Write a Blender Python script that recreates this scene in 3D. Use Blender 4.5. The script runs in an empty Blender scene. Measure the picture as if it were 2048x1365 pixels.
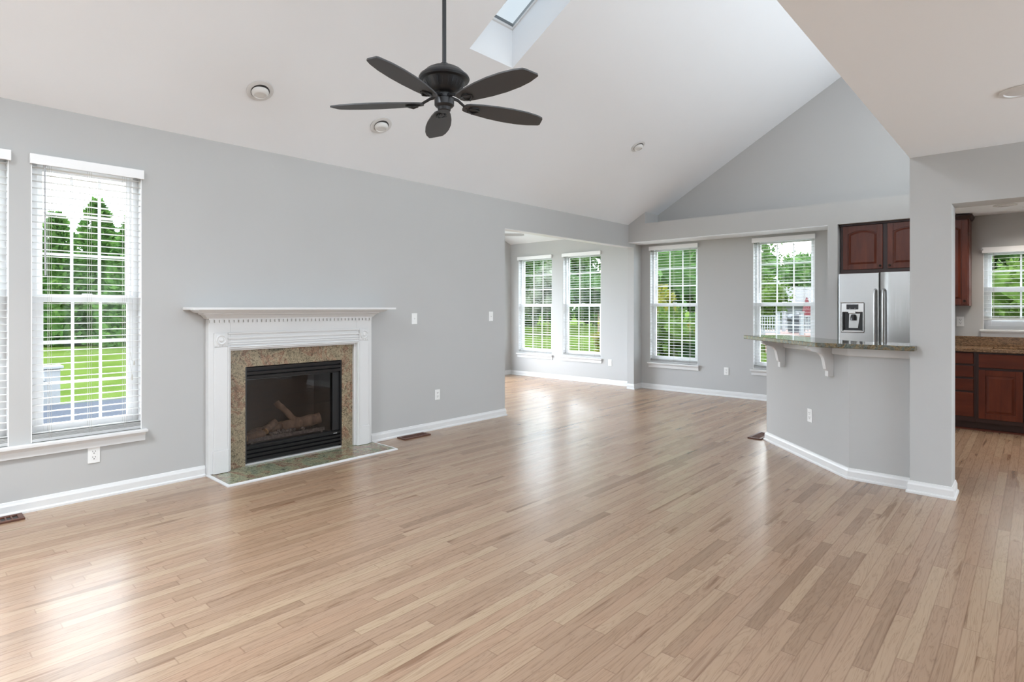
import bpy, math, random
from mathutils import Vector
import numpy as np
random.seed(7)
rng = np.random.default_rng(11)
SC = bpy.context.scene
COL = SC.collection
PI = math.pi

# ------------------------------------------------------------ camera
W, H, FPX, HORIZON = 2048, 1365, 1151.3, 616.5
YAW = math.radians(42.32)
EYE = 1.35
cam_data = bpy.data.cameras.new('camera')
cam = bpy.data.objects.new('camera', cam_data)
COL.objects.link(cam)
cam.location = (0, 0, EYE)
cam.rotation_euler = (PI / 2, 0, YAW)
cam_data.sensor_width = 36
cam_data.lens = FPX / W * 36
cam_data.shift_y = -(H / 2 - HORIZON) / W
cam_data.clip_start = 0.02
cam_data.clip_end = 400
SC.camera = cam

# ------------------------------------------------------------ view
SC.view_settings.view_transform = 'Standard'
SC.view_settings.look = 'None'
SC.view_settings.gamma = 1
SC.view_settings.exposure = 0.0
SC.view_settings.use_curve_mapping = False

# ------------------------------------------------------------ sky
world = bpy.data.worlds.new('sky')
SC.world = world
world.use_nodes = True
nt = world.node_tree
nt.nodes.clear()
wo = nt.nodes.new('ShaderNodeOutputWorld')
bg = nt.nodes.new('ShaderNodeBackground')
tc = nt.nodes.new('ShaderNodeTexCoord')
nz = nt.nodes.new('ShaderNodeTexNoise')
nz.inputs['Scale'].default_value = 3.0
nz.inputs['Detail'].default_value = 5
rp = nt.nodes.new('ShaderNodeValToRGB')
rp.color_ramp.elements[0].position = 0.38
rp.color_ramp.elements[0].color = (0.68, 0.83, 1.0, 1)
rp.color_ramp.elements[1].position = 0.62
rp.color_ramp.elements[1].color = (0.97, 0.98, 1.0, 1)
nt.links.new(tc.outputs['Generated'], nz.inputs['Vector'])
nt.links.new(nz.outputs['Fac'], rp.inputs['Fac'])
nt.links.new(rp.outputs['Color'], bg.inputs['Color'])
bg.inputs['Strength'].default_value = 12.0
nt.links.new(bg.outputs[0], wo.inputs['Surface'])

sun_data = bpy.data.lights.new('sun', 'SUN')
sun = bpy.data.objects.new('sun', sun_data)
COL.objects.link(sun)
sun_data.energy = 1.2
sun_data.angle = math.radians(12)
sun_data.color = (1.0, 0.96, 0.9)
sun.rotation_euler = (math.radians(38), 0, math.radians(50))   # high, from behind the house

# unseen fill lights added to brighten the room, set at made-up openings
def area(name, loc, rot, sx, sy, power, color=(1, 1, 1), portal=False, spread=180):
    d = bpy.data.lights.new(name, 'AREA')
    d.shape = 'RECTANGLE'
    d.size, d.size_y = sx, sy
    d.energy = power
    d.color = color
    d.spread = math.radians(spread)
    if portal:
        d.cycles.is_portal = True
    o = bpy.data.objects.new(name, d)
    COL.objects.link(o)
    o.location = loc
    o.rotation_euler = rot
    return o
FILL_TINT = (0.93, 0.97, 1.0)
TO_PY, TO_NY, TO_NX, TO_PX, DOWN = (PI/2, 0, PI), (PI/2, 0, 0), (PI/2, 0, PI/2), (PI/2, 0, -PI/2), (0, 0, 0)
K = 1.10
XR_ = -0.685
# fill lights at unseen windows added in the right wall
area('fill_side', (4.45, -1.0, 1.35), (PI/2, 0, PI/2), 2.4, 1.9, 2*K, FILL_TINT)
area('fill_side', (4.45, 3.7, 1.35), (PI/2, 0, PI/2), 2.4, 1.9, 155*K, (0.84, 0.93, 1.0))
# fill lights at further windows added to the left wall, behind the viewer
area('fill_left', (-4.90, -1.05, 1.41), (PI/2, 0, -PI/2), 0.64, 1.9, 2*K, FILL_TINT)
area('fill_left', (-4.90, -2.60, 1.41), (PI/2, 0, -PI/2), 1.4, 1.9, 4*K, FILL_TINT)
# fill light at an added vault skylight outside the frame
area('fill_vault', (-2.95, -1.8, 4.05), (0, 0, 0), 1.0, 2.3, 230*K, (0.86, 0.94, 1.0))
# fill lights facing the vault, at clerestory windows added in the ridge wall
for yy, wy, pw in ((-2.0, 2.6, 5), (1.8, 3.0, 25), (6.05, 4.5, 40)):
    area('fill_ridge', (XR_-.02, yy, 3.5), (PI/2, 0, PI/2), wy, 1.6, pw*K, FILL_TINT)
# sunroom fill light, at an added west window out of view
area('fill_sunroom', (-7.88, 6.3, 1.4), (PI/2, 0, -PI/2), 3.6, 2.0, 42*K, FILL_TINT)
area('fill_kitchen', (1.6, 8.62, 1.6), (PI/2, 0, 0), 1.2, 1.0, 50*K, (1.0, 0.96, 0.92))  # kitchen fill light, at an added window out of view
# portals guide the sky's own light through the windows of the frame
for (x0, x1) in ((-7.717, -6.858), (-6.595, -5.745), (-4.774, -3.94), (-3.088, -2.252)):
    area('window_portal', ((x0+x1)/2, 8.80, 1.41), (PI/2, 0, 0), x1-x0, 1.92, 1, portal=True)
area('window_portal', (-5.06, 0.995, 1.41), (PI/2, 0, -PI/2), 0.64, 1.92, 1, portal=True)
area('window_portal', (-5.06, 0.235, 1.41), (PI/2, 0, -PI/2), 0.64, 1.92, 1, portal=True)
area('window_portal', (0.0, 8.80, 1.56), (PI/2, 0, 0), 0.92, 0.95, 1, portal=True)
area('window_portal', (-2.98, 3.60, 4.22), (0, 0, 0), 1.1, 0.54, 1, portal=True)

# ------------------------------------------------------------ materials
def new_mat(name):
    m = bpy.data.materials.new(name)
    m.use_nodes = True
    n = m.node_tree
    b = n.nodes['Principled BSDF']
    return m, n, b
def N(n, t, **kw):
    x = n.nodes.new(t)
    for k, v in kw.items():
        if k in x.inputs:
            x.inputs[k].default_value = v
        else:
            setattr(x, k, v)
    return x
def L(n, a, b):
    n.links.new(a, b)
def ramp(n, stops, interp='LINEAR'):
    r = n.nodes.new('ShaderNodeValToRGB')
    cr = r.color_ramp
    cr.interpolation = interp
    while len(cr.elements) < len(stops):
        cr.elements.new(0.5)
    for e, (p, c) in zip(cr.elements, stops):
        e.position = p
        e.color = (*c, 1)
    return r
def plain(name, col, rough=0.5, metal=0.0, noise=0.02, spec=0.5, scale=6.0):
    m, n, b = new_mat(name)
    tcn = N(n, 'ShaderNodeTexCoord')
    no = N(n, 'ShaderNodeTexNoise', Scale=scale, Detail=3.0)
    L(n, tcn.outputs['Object'], no.inputs['Vector'])
    lo = tuple(max(0, c*(1-noise)) for c in col)
    hi = tuple(min(1, c*(1+noise)) for c in col)
    r = ramp(n, [(0.3, lo), (0.7, hi)])
    L(n, no.outputs['Fac'], r.inputs['Fac'])
    L(n, r.outputs['Color'], b.inputs['Base Color'])
    b.inputs['Roughness'].default_value = rough
    b.inputs['Metallic'].default_value = metal
    b.inputs['Specular IOR Level'].default_value = spec
    return m
M = {}
M['wall'] = plain('grey_wall_paint', (0.51, 0.51, 0.505), 0.75, noise=0.008, spec=0.25, scale=2)
M['ceiling'] = plain('white_ceiling_paint', (0.87, 0.895, 0.925), 0.9, noise=0.005, spec=0.15, scale=2)
M['sunwall'] = plain('pale_wall_paint', (0.52, 0.52, 0.515), 0.8, noise=0.006, spec=0.2, scale=2)
M['trim'] = plain('white_trim_paint', (0.74, 0.74, 0.74), 0.35, noise=0.005)
M['vinyl'] = plain('white_vinyl', (0.90, 0.90, 0.905), 0.4, noise=0.005)
M['slat'] = plain('white_blind_slat', (0.85, 0.85, 0.84), 0.45, noise=0.005)
def slat_mat():
    m = plain('white_blind_slat', (0.84, 0.84, 0.835), 0.45, noise=0.005)
    n = m.node_tree; b = n.nodes['Principled BSDF']; out = n.nodes['Material Output']
    tl = N(n, 'ShaderNodeBsdfTranslucent'); tl.inputs['Color'].default_value = (.78, .78, .77, 1)
    mx = N(n, 'ShaderNodeMixShader'); mx.inputs[0].default_value = 0.42
    L(n, b.outputs[0], mx.inputs[1]); L(n, tl.outputs[0], mx.inputs[2]); L(n, mx.outputs[0], out.inputs['Surface'])
    return m
M['slat'] = slat_mat()
M['cord'] = plain('cord', (0.6, 0.58, 0.54), 0.8)
M['wand'] = plain('grey_wand', (0.42, 0.42, 0.43), 0.3)
M['plate'] = plain('white_plastic', (0.86, 0.86, 0.85), 0.35, noise=0.005)
M['slot'] = plain('dark_slot', (0.05, 0.05, 0.05), 0.6)
M['black'] = plain('black_metal', (0.012, 0.012, 0.013), 0.35, 0.0)
M['firebox'] = plain('firebox_inside', (0.035, 0.033, 0.032), 0.8)
M['fan'] = plain('fan_black', (0.022, 0.022, 0.024), 0.38, 0.3)
M['blade'] = plain('fan_blade', (0.047, 0.047, 0.050), 0.5)
M['ember'] = plain('ember', (0.16, 0.14, 0.13), 0.9, noise=0.5, scale=40)
M['ventwood'] = plain('brown_vent', (0.10, 0.035, 0.02), 0.45, noise=0.2, scale=30)
M['knob'] = plain('dark_bronze', (0.03, 0.022, 0.018), 0.35, 0.8)
M['lens'] = plain('lamp_lens', (0.75, 0.75, 0.74), 0.3)
M['ring'] = plain('light_trim', (0.70, 0.70, 0.70), 0.4)
M['chrome'] = plain('chrome', (0.7, 0.7, 0.7), 0.15, 1.0)
M['display'] = plain('dark_display', (0.03, 0.03, 0.035), 0.15)
M['siding'] = plain('pale_siding', (0.115, 0.118, 0.125), 0.6)
M['shingle'] = plain('grey_shingle', (0.075, 0.072, 0.07), 0.9, noise=0.2, scale=14)
M['umbrella'] = plain('red_canvas', (0.085, 0.011, 0.014), 0.8)
M['grillblack'] = plain('grill_black', (0.025, 0.028, 0.035), 0.5)
M['bark'] = plain('bark', (0.16, 0.11, 0.08), 0.9, noise=0.3, scale=20)
M['fence'] = plain('white_fence', (0.21, 0.215, 0.225), 0.7, spec=0.05)
M['windowdark'] = plain('dark_window', (0.08, 0.09, 0.10), 0.15)
M['darkwood'] = plain('cabinet_carcass', (0.030, 0.008, 0.006), 0.4)

def emis(name, col, s):
    m, n, b = new_mat(name)
    b.inputs['Base Color'].default_value = (0.8, 0.8, 0.8, 1)
    b.inputs['Emission Color'].default_value = (*col, 1)
    b.inputs['Emission Strength'].default_value = s
    return m
M['lit'] = emis('lit_lamp', (1, 0.97, 0.92), 2.2)

def glass_mat(name, tint, gloss=0.003):
    m, n, b = new_mat(name)
    n.nodes.remove(b)
    out = n.nodes['Material Output']
    tr = N(n, 'ShaderNodeBsdfTransparent')
    tr.inputs['Color'].default_value = (*tint, 1)
    gl = N(n, 'ShaderNodeBsdfGlossy')
    gl.inputs['Roughness'].default_value = 0.02
    ge = N(n, 'ShaderNodeNewGeometry')
    dt = N(n, 'ShaderNodeVectorMath', operation='DOT_PRODUCT')
    L(n, ge.outputs['Incoming'], dt.inputs[0]); L(n, ge.outputs['Normal'], dt.inputs[1])
    ab = N(n, 'ShaderNodeMath', operation='ABSOLUTE'); L(n, dt.outputs['Value'], ab.inputs[0])
    om = N(n, 'ShaderNodeMath', operation='SUBTRACT'); om.inputs[0].default_value = 1.0; L(n, ab.outputs[0], om.inputs[1])
    pw_ = N(n, 'ShaderNodeMath', operation='POWER'); L(n, om.outputs[0], pw_.inputs[0]); pw_.inputs[1].default_value = 5.0
    lw = N(n, 'ShaderNodeMath', operation='MULTIPLY_ADD'); L(n, pw_.outputs[0], lw.inputs[0]); lw.inputs[1].default_value = gloss*5; lw.inputs[2].default_value = gloss
    mx = N(n, 'ShaderNodeMixShader')
    L(n, lw.outputs[0], mx.inputs[0])
    L(n, tr.outputs[0], mx.inputs[1])
    L(n, gl.outputs[0], mx.inputs[2])
    L(n, mx.outputs[0], out.inputs['Surface'])
    return m
M['glass'] = glass_mat('window_glass', (0.97, 0.985, 0.98))
M['skyglass'] = glass_mat('tinted_skylight_glass', (0.068, 0.073, 0.074))
M['fireglass'] = glass_mat('smoked_fire_glass', (0.75, 0.73, 0.73), 0.05)

def floor_mat():
    m, n, b = new_mat('oak_strip_floor')
    tcn = N(n, 'ShaderNodeTexCoord')
    sep = N(n, 'ShaderNodeSeparateXYZ')
    L(n, tcn.outputs['Object'], sep.inputs[0])
    def math_(op, a, b_=None, v=None):
        x = N(n, 'ShaderNodeMath', operation=op)
        L(n, a, x.inputs[0]) if not isinstance(a, (int, float)) else setattr(x.inputs[0], 'default_value', a)
        if b_ is not None:
            if isinstance(b_, (int, float)): x.inputs[1].default_value = b_
            else: L(n, b_, x.inputs[1])
        return x.outputs[0]
    PW = 0.0572
    xs = math_('DIVIDE', sep.outputs['X'], PW)
    row = math_('FLOOR', xs)
    fx = math_('FRACT', xs)
    wr = N(n, 'ShaderNodeTexWhiteNoise', noise_dimensions='1D')
    L(n, row, wr.inputs['W'])
    ln = math_('ADD', math_('MULTIPLY', wr.outputs['Value'], 0.8), 0.55)     # board length of the row
    off = math_('MULTIPLY', row, 0.377)
    ys = math_('DIVIDE', math_('ADD', sep.outputs['Y'], off), ln)
    idx = math_('FLOOR', ys)
    fy = math_('FRACT', ys)
    cv = N(n, 'ShaderNodeCombineXYZ')
    L(n, row, cv.inputs[0]); L(n, idx, cv.inputs[1])
    wn = N(n, 'ShaderNodeTexWhiteNoise', noise_dimensions='3D')
    L(n, cv.outputs[0], wn.inputs['Vector'])
    base = ramp(n, [(0.0, (0.25, 0.150, 0.090)), (0.035, (0.30, 0.192, 0.122)), (0.10, (0.328, 0.209, 0.132)), (0.30, (0.36, 0.237, 0.156)),
                    (0.50, (0.372, 0.237, 0.153)), (0.70, (0.388, 0.262, 0.171)), (0.90, (0.408, 0.28, 0.184)), (1.0, (0.424, 0.301, 0.196))])
    L(n, wn.outputs['Value'], base.inputs['Fac'])
    # grain: noise stretched along the board, shifted per board
    sep2 = N(n, 'ShaderNodeSeparateColor')
    L(n, wn.outputs['Color'], sep2.inputs[0])
    gx = math_('ADD', math_('MULTIPLY', sep.outputs['X'], 15.0), math_('MULTIPLY', sep2.outputs[1], 60.0))
    gy = math_('ADD', math_('MULTIPLY', sep.outputs['Y'], 1.15), math_('MULTIPLY', sep2.outputs[2], 40.0))
    gv = N(n, 'ShaderNodeCombineXYZ')
    L(n, gx, gv.inputs[0]); L(n, gy, gv.inputs[1])
    g1 = N(n, 'ShaderNodeTexNoise', Scale=1.0, Detail=4.0, Roughness=0.6, Distortion=0.6)
    L(n, gv.outputs[0], g1.inputs['Vector'])
    # cathedral lines: wave through a distorted field
    lines = math_('FRACT', math_('MULTIPLY', g1.outputs['Fac'], 11.0))
    lr = ramp(n, [(0.0, (0.72, 0.68, 0.64)), (0.22, (0.97, 0.96, 0.95)), (0.6, (1.05, 1.05, 1.05)), (1.0, (0.90, 0.88, 0.86))])
    L(n, lines, lr.inputs['Fac'])
    mx1 = N(n, 'ShaderNodeMix', data_type='RGBA', blend_type='MULTIPLY')
    mx1.inputs['Factor'].default_value = 0.8
    L(n, base.outputs['Color'], mx1.inputs['A']); L(n, lr.outputs['Color'], mx1.inputs['B'])
    # dark mineral streaks and knots
    g2 = N(n, 'ShaderNodeTexNoise', Scale=1.0, Detail=3.0, Distortion=0.3)
    L(n, gv.outputs[0], g2.inputs['Vector'])
    sr = ramp(n, [(0.0, (0.45, 0.36, 0.29)), (0.31, (0.58, 0.49, 0.42)), (0.38, (1, 1, 1)), (1.0, (1, 1, 1))])
    L(n, g2.outputs['Fac'], sr.inputs['Fac'])
    mx2 = N(n, 'ShaderNodeMix', data_type='RGBA', blend_type='MULTIPLY')
    mx2.inputs['Factor'].default_value = 0.85
    L(n, mx1.outputs['Result'], mx2.inputs['A']); L(n, sr.outputs['Color'], mx2.inputs['B'])
    # joints
    ex = math_('MINIMUM', fx, math_('SUBTRACT', 1.0, fx))
    ex = math_('MULTIPLY', ex, PW)
    ey = math_('MULTIPLY', math_('MINIMUM', fy, math_('SUBTRACT', 1.0, fy)), ln)
    e = math_('MINIMUM', ex, ey)
    jr = ramp(n, [(0.0, (0.45, 0.36, 0.30)), (0.0009, (0.62, 0.54, 0.48)), (0.0018, (1, 1, 1))])
    L(n, e, jr.inputs['Fac'])
    mx3 = N(n, 'ShaderNodeMix', data_type='RGBA', blend_type='MULTIPLY')
    mx3.inputs['Factor'].default_value = 0.5
    L(n, mx2.outputs['Result'], mx3.inputs['A']); L(n, jr.outputs['Color'], mx3.inputs['B'])
    L(n, mx3.outputs['Result'], b.inputs['Base Color'])
    b.inputs['Roughness'].default_value = 0.27
    b.inputs['Specular IOR Level'].default_value = 0.95
    return m
M['floor'] = floor_mat()

def granite(name, stops, scale, vein=(0.05, 0.04, 0.03), vscale=5.0, rough=0.12, stretch=(1, 1, 1), vein_lo=0.47, vein_hi=0.50, big=1.6):
    m, n, b = new_mat(name)
    tcn = N(n, 'ShaderNodeTexCoord')
    mp = N(n, 'ShaderNodeMapping')
    mp.inputs['Scale'].default_value = stretch
    mp.inputs['Rotation'].default_value = (0.3, 0.2, 0.4)
    L(n, tcn.outputs['Object'], mp.inputs['Vector'])
    n1 = N(n, 'ShaderNodeTexNoise', Scale=big, Detail=6.0, Roughness=0.65, Distortion=1.2)
    L(n, mp.outputs[0], n1.inputs['Vector'])
    r1 = ramp(n, stops)
    L(n, n1.outputs['Fac'], r1.inputs['Fac'])
    n2 = N(n, 'ShaderNodeTexNoise', Scale=scale, Detail=5.0, Roughness=0.7, Distortion=1.5)
    L(n, mp.outputs[0], n2.inputs['Vector'])
    r2 = ramp(n, [(0.34, (0.14, 0.12, 0.11)), (0.43, (0.55, 0.52, 0.48)), (0.50, (1.0, 0.98, 0.95)), (0.60, (1.15, 1.12, 1.08)), (0.70, (1.6, 1.5, 1.35))])
    L(n, n2.outputs['Fac'], r2.inputs['Fac'])
    mx = N(n, 'ShaderNodeMix', data_type='RGBA', blend_type='MULTIPLY')
    mx.inputs['Factor'].default_value = 0.9
    L(n, r1.outputs['Color'], mx.inputs['A']); L(n, r2.outputs['Color'], mx.inputs['B'])
    n3 = N(n, 'ShaderNodeTexNoise', Scale=vscale, Detail=5.0, Roughness=0.6, Distortion=2.5)
    L(n, mp.outputs[0], n3.inputs['Vector'])
    mid = (vein_lo + vein_hi) / 2
    r3 = ramp(n, [(vein_lo, (0, 0, 0)), (mid, (1, 1, 1)), (vein_hi, (0, 0, 0))])
    L(n, n3.outputs['Fac'], r3.inputs['Fac'])
    mx2 = N(n, 'ShaderNodeMix', data_type='RGBA')
    L(n, r3.outputs['Color'], mx2.inputs['Factor'])
    L(n, mx.outputs['Result'], mx2.inputs['A'])
    mx2.inputs['B'].default_value = (*vein, 1)
    L(n, mx2.outputs['Result'], b.inputs['Base Color'])
    b.inputs['Roughness'].default_value = rough
    return m
M['firegranite'] = granite('tan_red_granite', [(0.30, (0.14, 0.13, 0.09)), (0.42, (0.30, 0.25, 0.17)), (0.50, (0.35, 0.29, 0.20)), (0.56, (0.28, 0.165, 0.11)), (0.62, (0.36, 0.30, 0.21)), (0.72, (0.20, 0.14, 0.095))],
                           48.0, vein=(0.04, 0.032, 0.028), vscale=20.0, rough=0.2, vein_lo=0.48, vein_hi=0.50, big=4.2)
M['hearthgranite'] = granite('green_tan_granite', [(0.28, (0.16, 0.16, 0.11)), (0.42, (0.25, 0.28, 0.20)), (0.50, (0.33, 0.33, 0.22)), (0.57, (0.28, 0.17, 0.12)), (0.66, (0.34, 0.34, 0.25)), (0.78, (0.20, 0.18, 0.13))],
                             46.0, vein=(0.04, 0.04, 0.035), vscale=18.0, rough=0.08, vein_lo=0.48, vein_hi=0.50, big=4.0)
M['bargranite'] = granite('dark_green_granite', [(0.30, (0.05, 0.06, 0.055)), (0.42, (0.10, 0.12, 0.10)), (0.50, (0.20, 0.14, 0.06)), (0.58, (0.09, 0.11, 0.10)), (0.68, (0.24, 0.17, 0.08)), (0.8, (0.08, 0.09, 0.09))],
                          45.0, vein=(0.02, 0.02, 0.02), vscale=30.0, rough=0.08, big=9.0)
M['kitgranite'] = granite('brown_granite', [(0.30, (0.06, 0.045, 0.03)), (0.42, (0.19, 0.11, 0.06)), (0.50, (0.33, 0.20, 0.11)), (0.58, (0.15, 0.09, 0.05)), (0.68, (0.36, 0.24, 0.14)), (0.8, (0.10, 0.07, 0.05))],
                          50.0, vein=(0.03, 0.02, 0.02), vscale=26.0, rough=0.12, stretch=(1, 1, 2.2), big=10.0)

def wood(name, lo, hi, rough=0.3, horiz=False):
    m, n, b = new_mat(name)
    tcn = N(n, 'ShaderNodeTexCoord')
    mp = N(n, 'ShaderNodeMapping')
    mp.inputs['Scale'].default_value = (1.5, 14, 14) if horiz else (14, 14, 1.5)
    L(n, tcn.outputs['Object'], mp.inputs['Vector'])
    n1 = N(n, 'ShaderNodeTexNoise', Scale=1.0, Detail=5.0, Roughness=0.6, Distortion=0.8)
    L(n, mp.outputs[0], n1.inputs['Vector'])
    r = ramp(n, [(0.25, lo), (0.75, hi)])
    L(n, n1.outputs['Fac'], r.inputs['Fac'])
    L(n, r.outputs['Color'], b.inputs['Base Color'])
    b.inputs['Roughness'].default_value = rough
    b.inputs['Specular IOR Level'].default_value = 0.3
    return m
M['cherry'] = wood('cherry_wood', (0.065, 0.013, 0.007), (0.15, 0.034, 0.015))
M['cherryh'] = wood('cherry_wood_level', (0.065, 0.013, 0.007), (0.14, 0.031, 0.014), horiz=True)
M['log'] = wood('ceramic_log', (0.10, 0.065, 0.045), (0.36, 0.24, 0.17), rough=0.9)
M['logend'] = plain('log_end', (0.62, 0.36, 0.16), 0.9, noise=0.2, scale=60)

def stainless():
    m, n, b = new_mat('brushed_stainless')
    tcn = N(n, 'ShaderNodeTexCoord')
    mp = N(n, 'ShaderNodeMapping')
    mp.inputs['Scale'].default_value = (200, 200, 2)
    L(n, tcn.outputs['Object'], mp.inputs['Vector'])
    n1 = N(n, 'ShaderNodeTexNoise', Scale=1.0, Detail=2.0)
    L(n, mp.outputs[0], n1.inputs['Vector'])
    r = ramp(n, [(0.3, (0.44, 0.44, 0.44)), (0.7, (0.52, 0.52, 0.52))])
    L(n, n1.outputs['Fac'], r.inputs['Fac'])
    L(n, r.outputs['Color'], b.inputs['Base Color'])
    b.inputs['Metallic'].default_value = 1.0
    b.inputs['Roughness'].default_value = 0.24
    return m
M['steel'] = stainless()

def leaf_mat(name, lo, mid, hi, scale=1.2):
    m, n, b = new_mat(name)
    tcn = N(n, 'ShaderNodeTexCoord')
    n1 = N(n, 'ShaderNodeTexNoise', Scale=scale, Detail=6.0, Roughness=0.75)
    L(n, tcn.outputs['Object'], n1.inputs['Vector'])
    r = ramp(n, [(0.32, lo), (0.5, mid), (0.68, hi)])
    L(n, n1.outputs['Fac'], r.inputs['Fac'])
    L(n, r.outputs['Color'], b.inputs['Base Color'])
    b.inputs['Roughness'].default_value = 0.6
    b.inputs['Specular IOR Level'].default_value = 0.03
    out = n.nodes['Material Output']
    tl = N(n, 'ShaderNodeBsdfTranslucent')
    L(n, r.outputs['Color'], tl.inputs['Color'])
    mx = N(n, 'ShaderNodeMixShader')
    mx.inputs[0].default_value = 0.3
    L(n, b.outputs[0], mx.inputs[1]); L(n, tl.outputs[0], mx.inputs[2])
    L(n, mx.outputs[0], out.inputs['Surface'])
    return m
M['conifer'] = leaf_mat('conifer_green', (0.0219, 0.0481, 0.0149), (0.0517, 0.1085, 0.0262), (0.1041, 0.1732, 0.0437), 1.6)
M['broad'] = leaf_mat('broadleaf_green', (0.0218, 0.0478, 0.0158), (0.0506, 0.0984, 0.0288), (0.0944, 0.146, 0.0506), 1.0)
M['bright'] = leaf_mat('bright_green', (0.0274, 0.0506, 0.0096), (0.0547, 0.0944, 0.0178), (0.0896, 0.1272, 0.0314), 2.0)
M['yellow'] = leaf_mat('yellow_green', (0.07, 0.0726, 0.0113), (0.1236, 0.1193, 0.0156), (0.1676, 0.1564, 0.0268), 2.0)
M['pale'] = leaf_mat('pale_blossom', (0.0609, 0.0849, 0.0447), (0.1011, 0.1173, 0.0765), (0.1517, 0.1575, 0.1257), 3.0)

def grass_mat():
    m, n, b = new_mat('lawn_grass')
    tcn = N(n, 'ShaderNodeTexCoord')
    n1 = N(n, 'ShaderNodeTexNoise', Scale=0.5, Detail=8.0, Roughness=0.7)
    L(n, tcn.outputs['Object'], n1.inputs['Vector'])
    r = ramp(n, [(0.3, (0.031, 0.052, 0.010)), (0.5, (0.043, 0.064, 0.013)), (0.7, (0.056, 0.080, 0.020))])
    L(n, n1.outputs['Fac'], r.inputs['Fac'])
    L(n, r.outputs['Color'], b.inputs['Base Color'])
    b.inputs['Roughness'].default_value = 0.9
    b.inputs['Specular IOR Level'].default_value = 0.0
    return m
M['grass'] = grass_mat()

def board_mat(name, col, w, axis='X', gap=(0.3, 0.3, 0.3)):
    m, n, b = new_mat(name)
    tcn = N(n, 'ShaderNodeTexCoord')
    sep = N(n, 'ShaderNodeSeparateXYZ')
    L(n, tcn.outputs['Object'], sep.inputs[0])
    d = N(n, 'ShaderNodeMath', operation='DIVIDE'); L(n, sep.outputs[axis], d.inputs[0]); d.inputs[1].default_value = w
    f = N(n, 'ShaderNodeMath', operation='FRACT'); L(n, d.outputs[0], f.inputs[0])
    r = ramp(n, [(0.0, tuple(c*g for c, g in zip(col, gap))), (0.06, col), (1.0, tuple(c*0.93 for c in col))])
    L(n, f.outputs[0], r.inputs['Fac'])
    L(n, r.outputs['Color'], b.inputs['Base Color'])
    b.inputs['Roughness'].default_value = 0.8
    b.inputs['Specular IOR Level'].default_value = 0.02
    return m
M['deck'] = board_mat('blue_grey_deck', (0.036, 0.040, 0.050), 0.14, 'X', (0.5, 0.5, 0.5))
M['lap'] = board_mat('lap_siding', (0.105, 0.11, 0.122), 0.11, 'Z', (0.6, 0.6, 0.6))
def brick_mat():
    m, n, b = new_mat('red_brick')
    tcn = N(n, 'ShaderNodeTexCoord')
    br = N(n, 'ShaderNodeTexBrick', Scale=6.0)
    br.inputs['Color1'].default_value = (0.12, 0.053, 0.04, 1)
    br.inputs['Color2'].default_value = (0.15, 0.07, 0.053, 1)
    br.inputs['Mortar'].default_value = (0.14, 0.13, 0.115, 1)
    L(n, tcn.outputs['Object'], br.inputs['Vector'])
    L(n, br.outputs['Color'], b.inputs['Base Color'])
    b.inputs['Roughness'].default_value = 0.9
    return m
M['brick'] = brick_mat()

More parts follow.
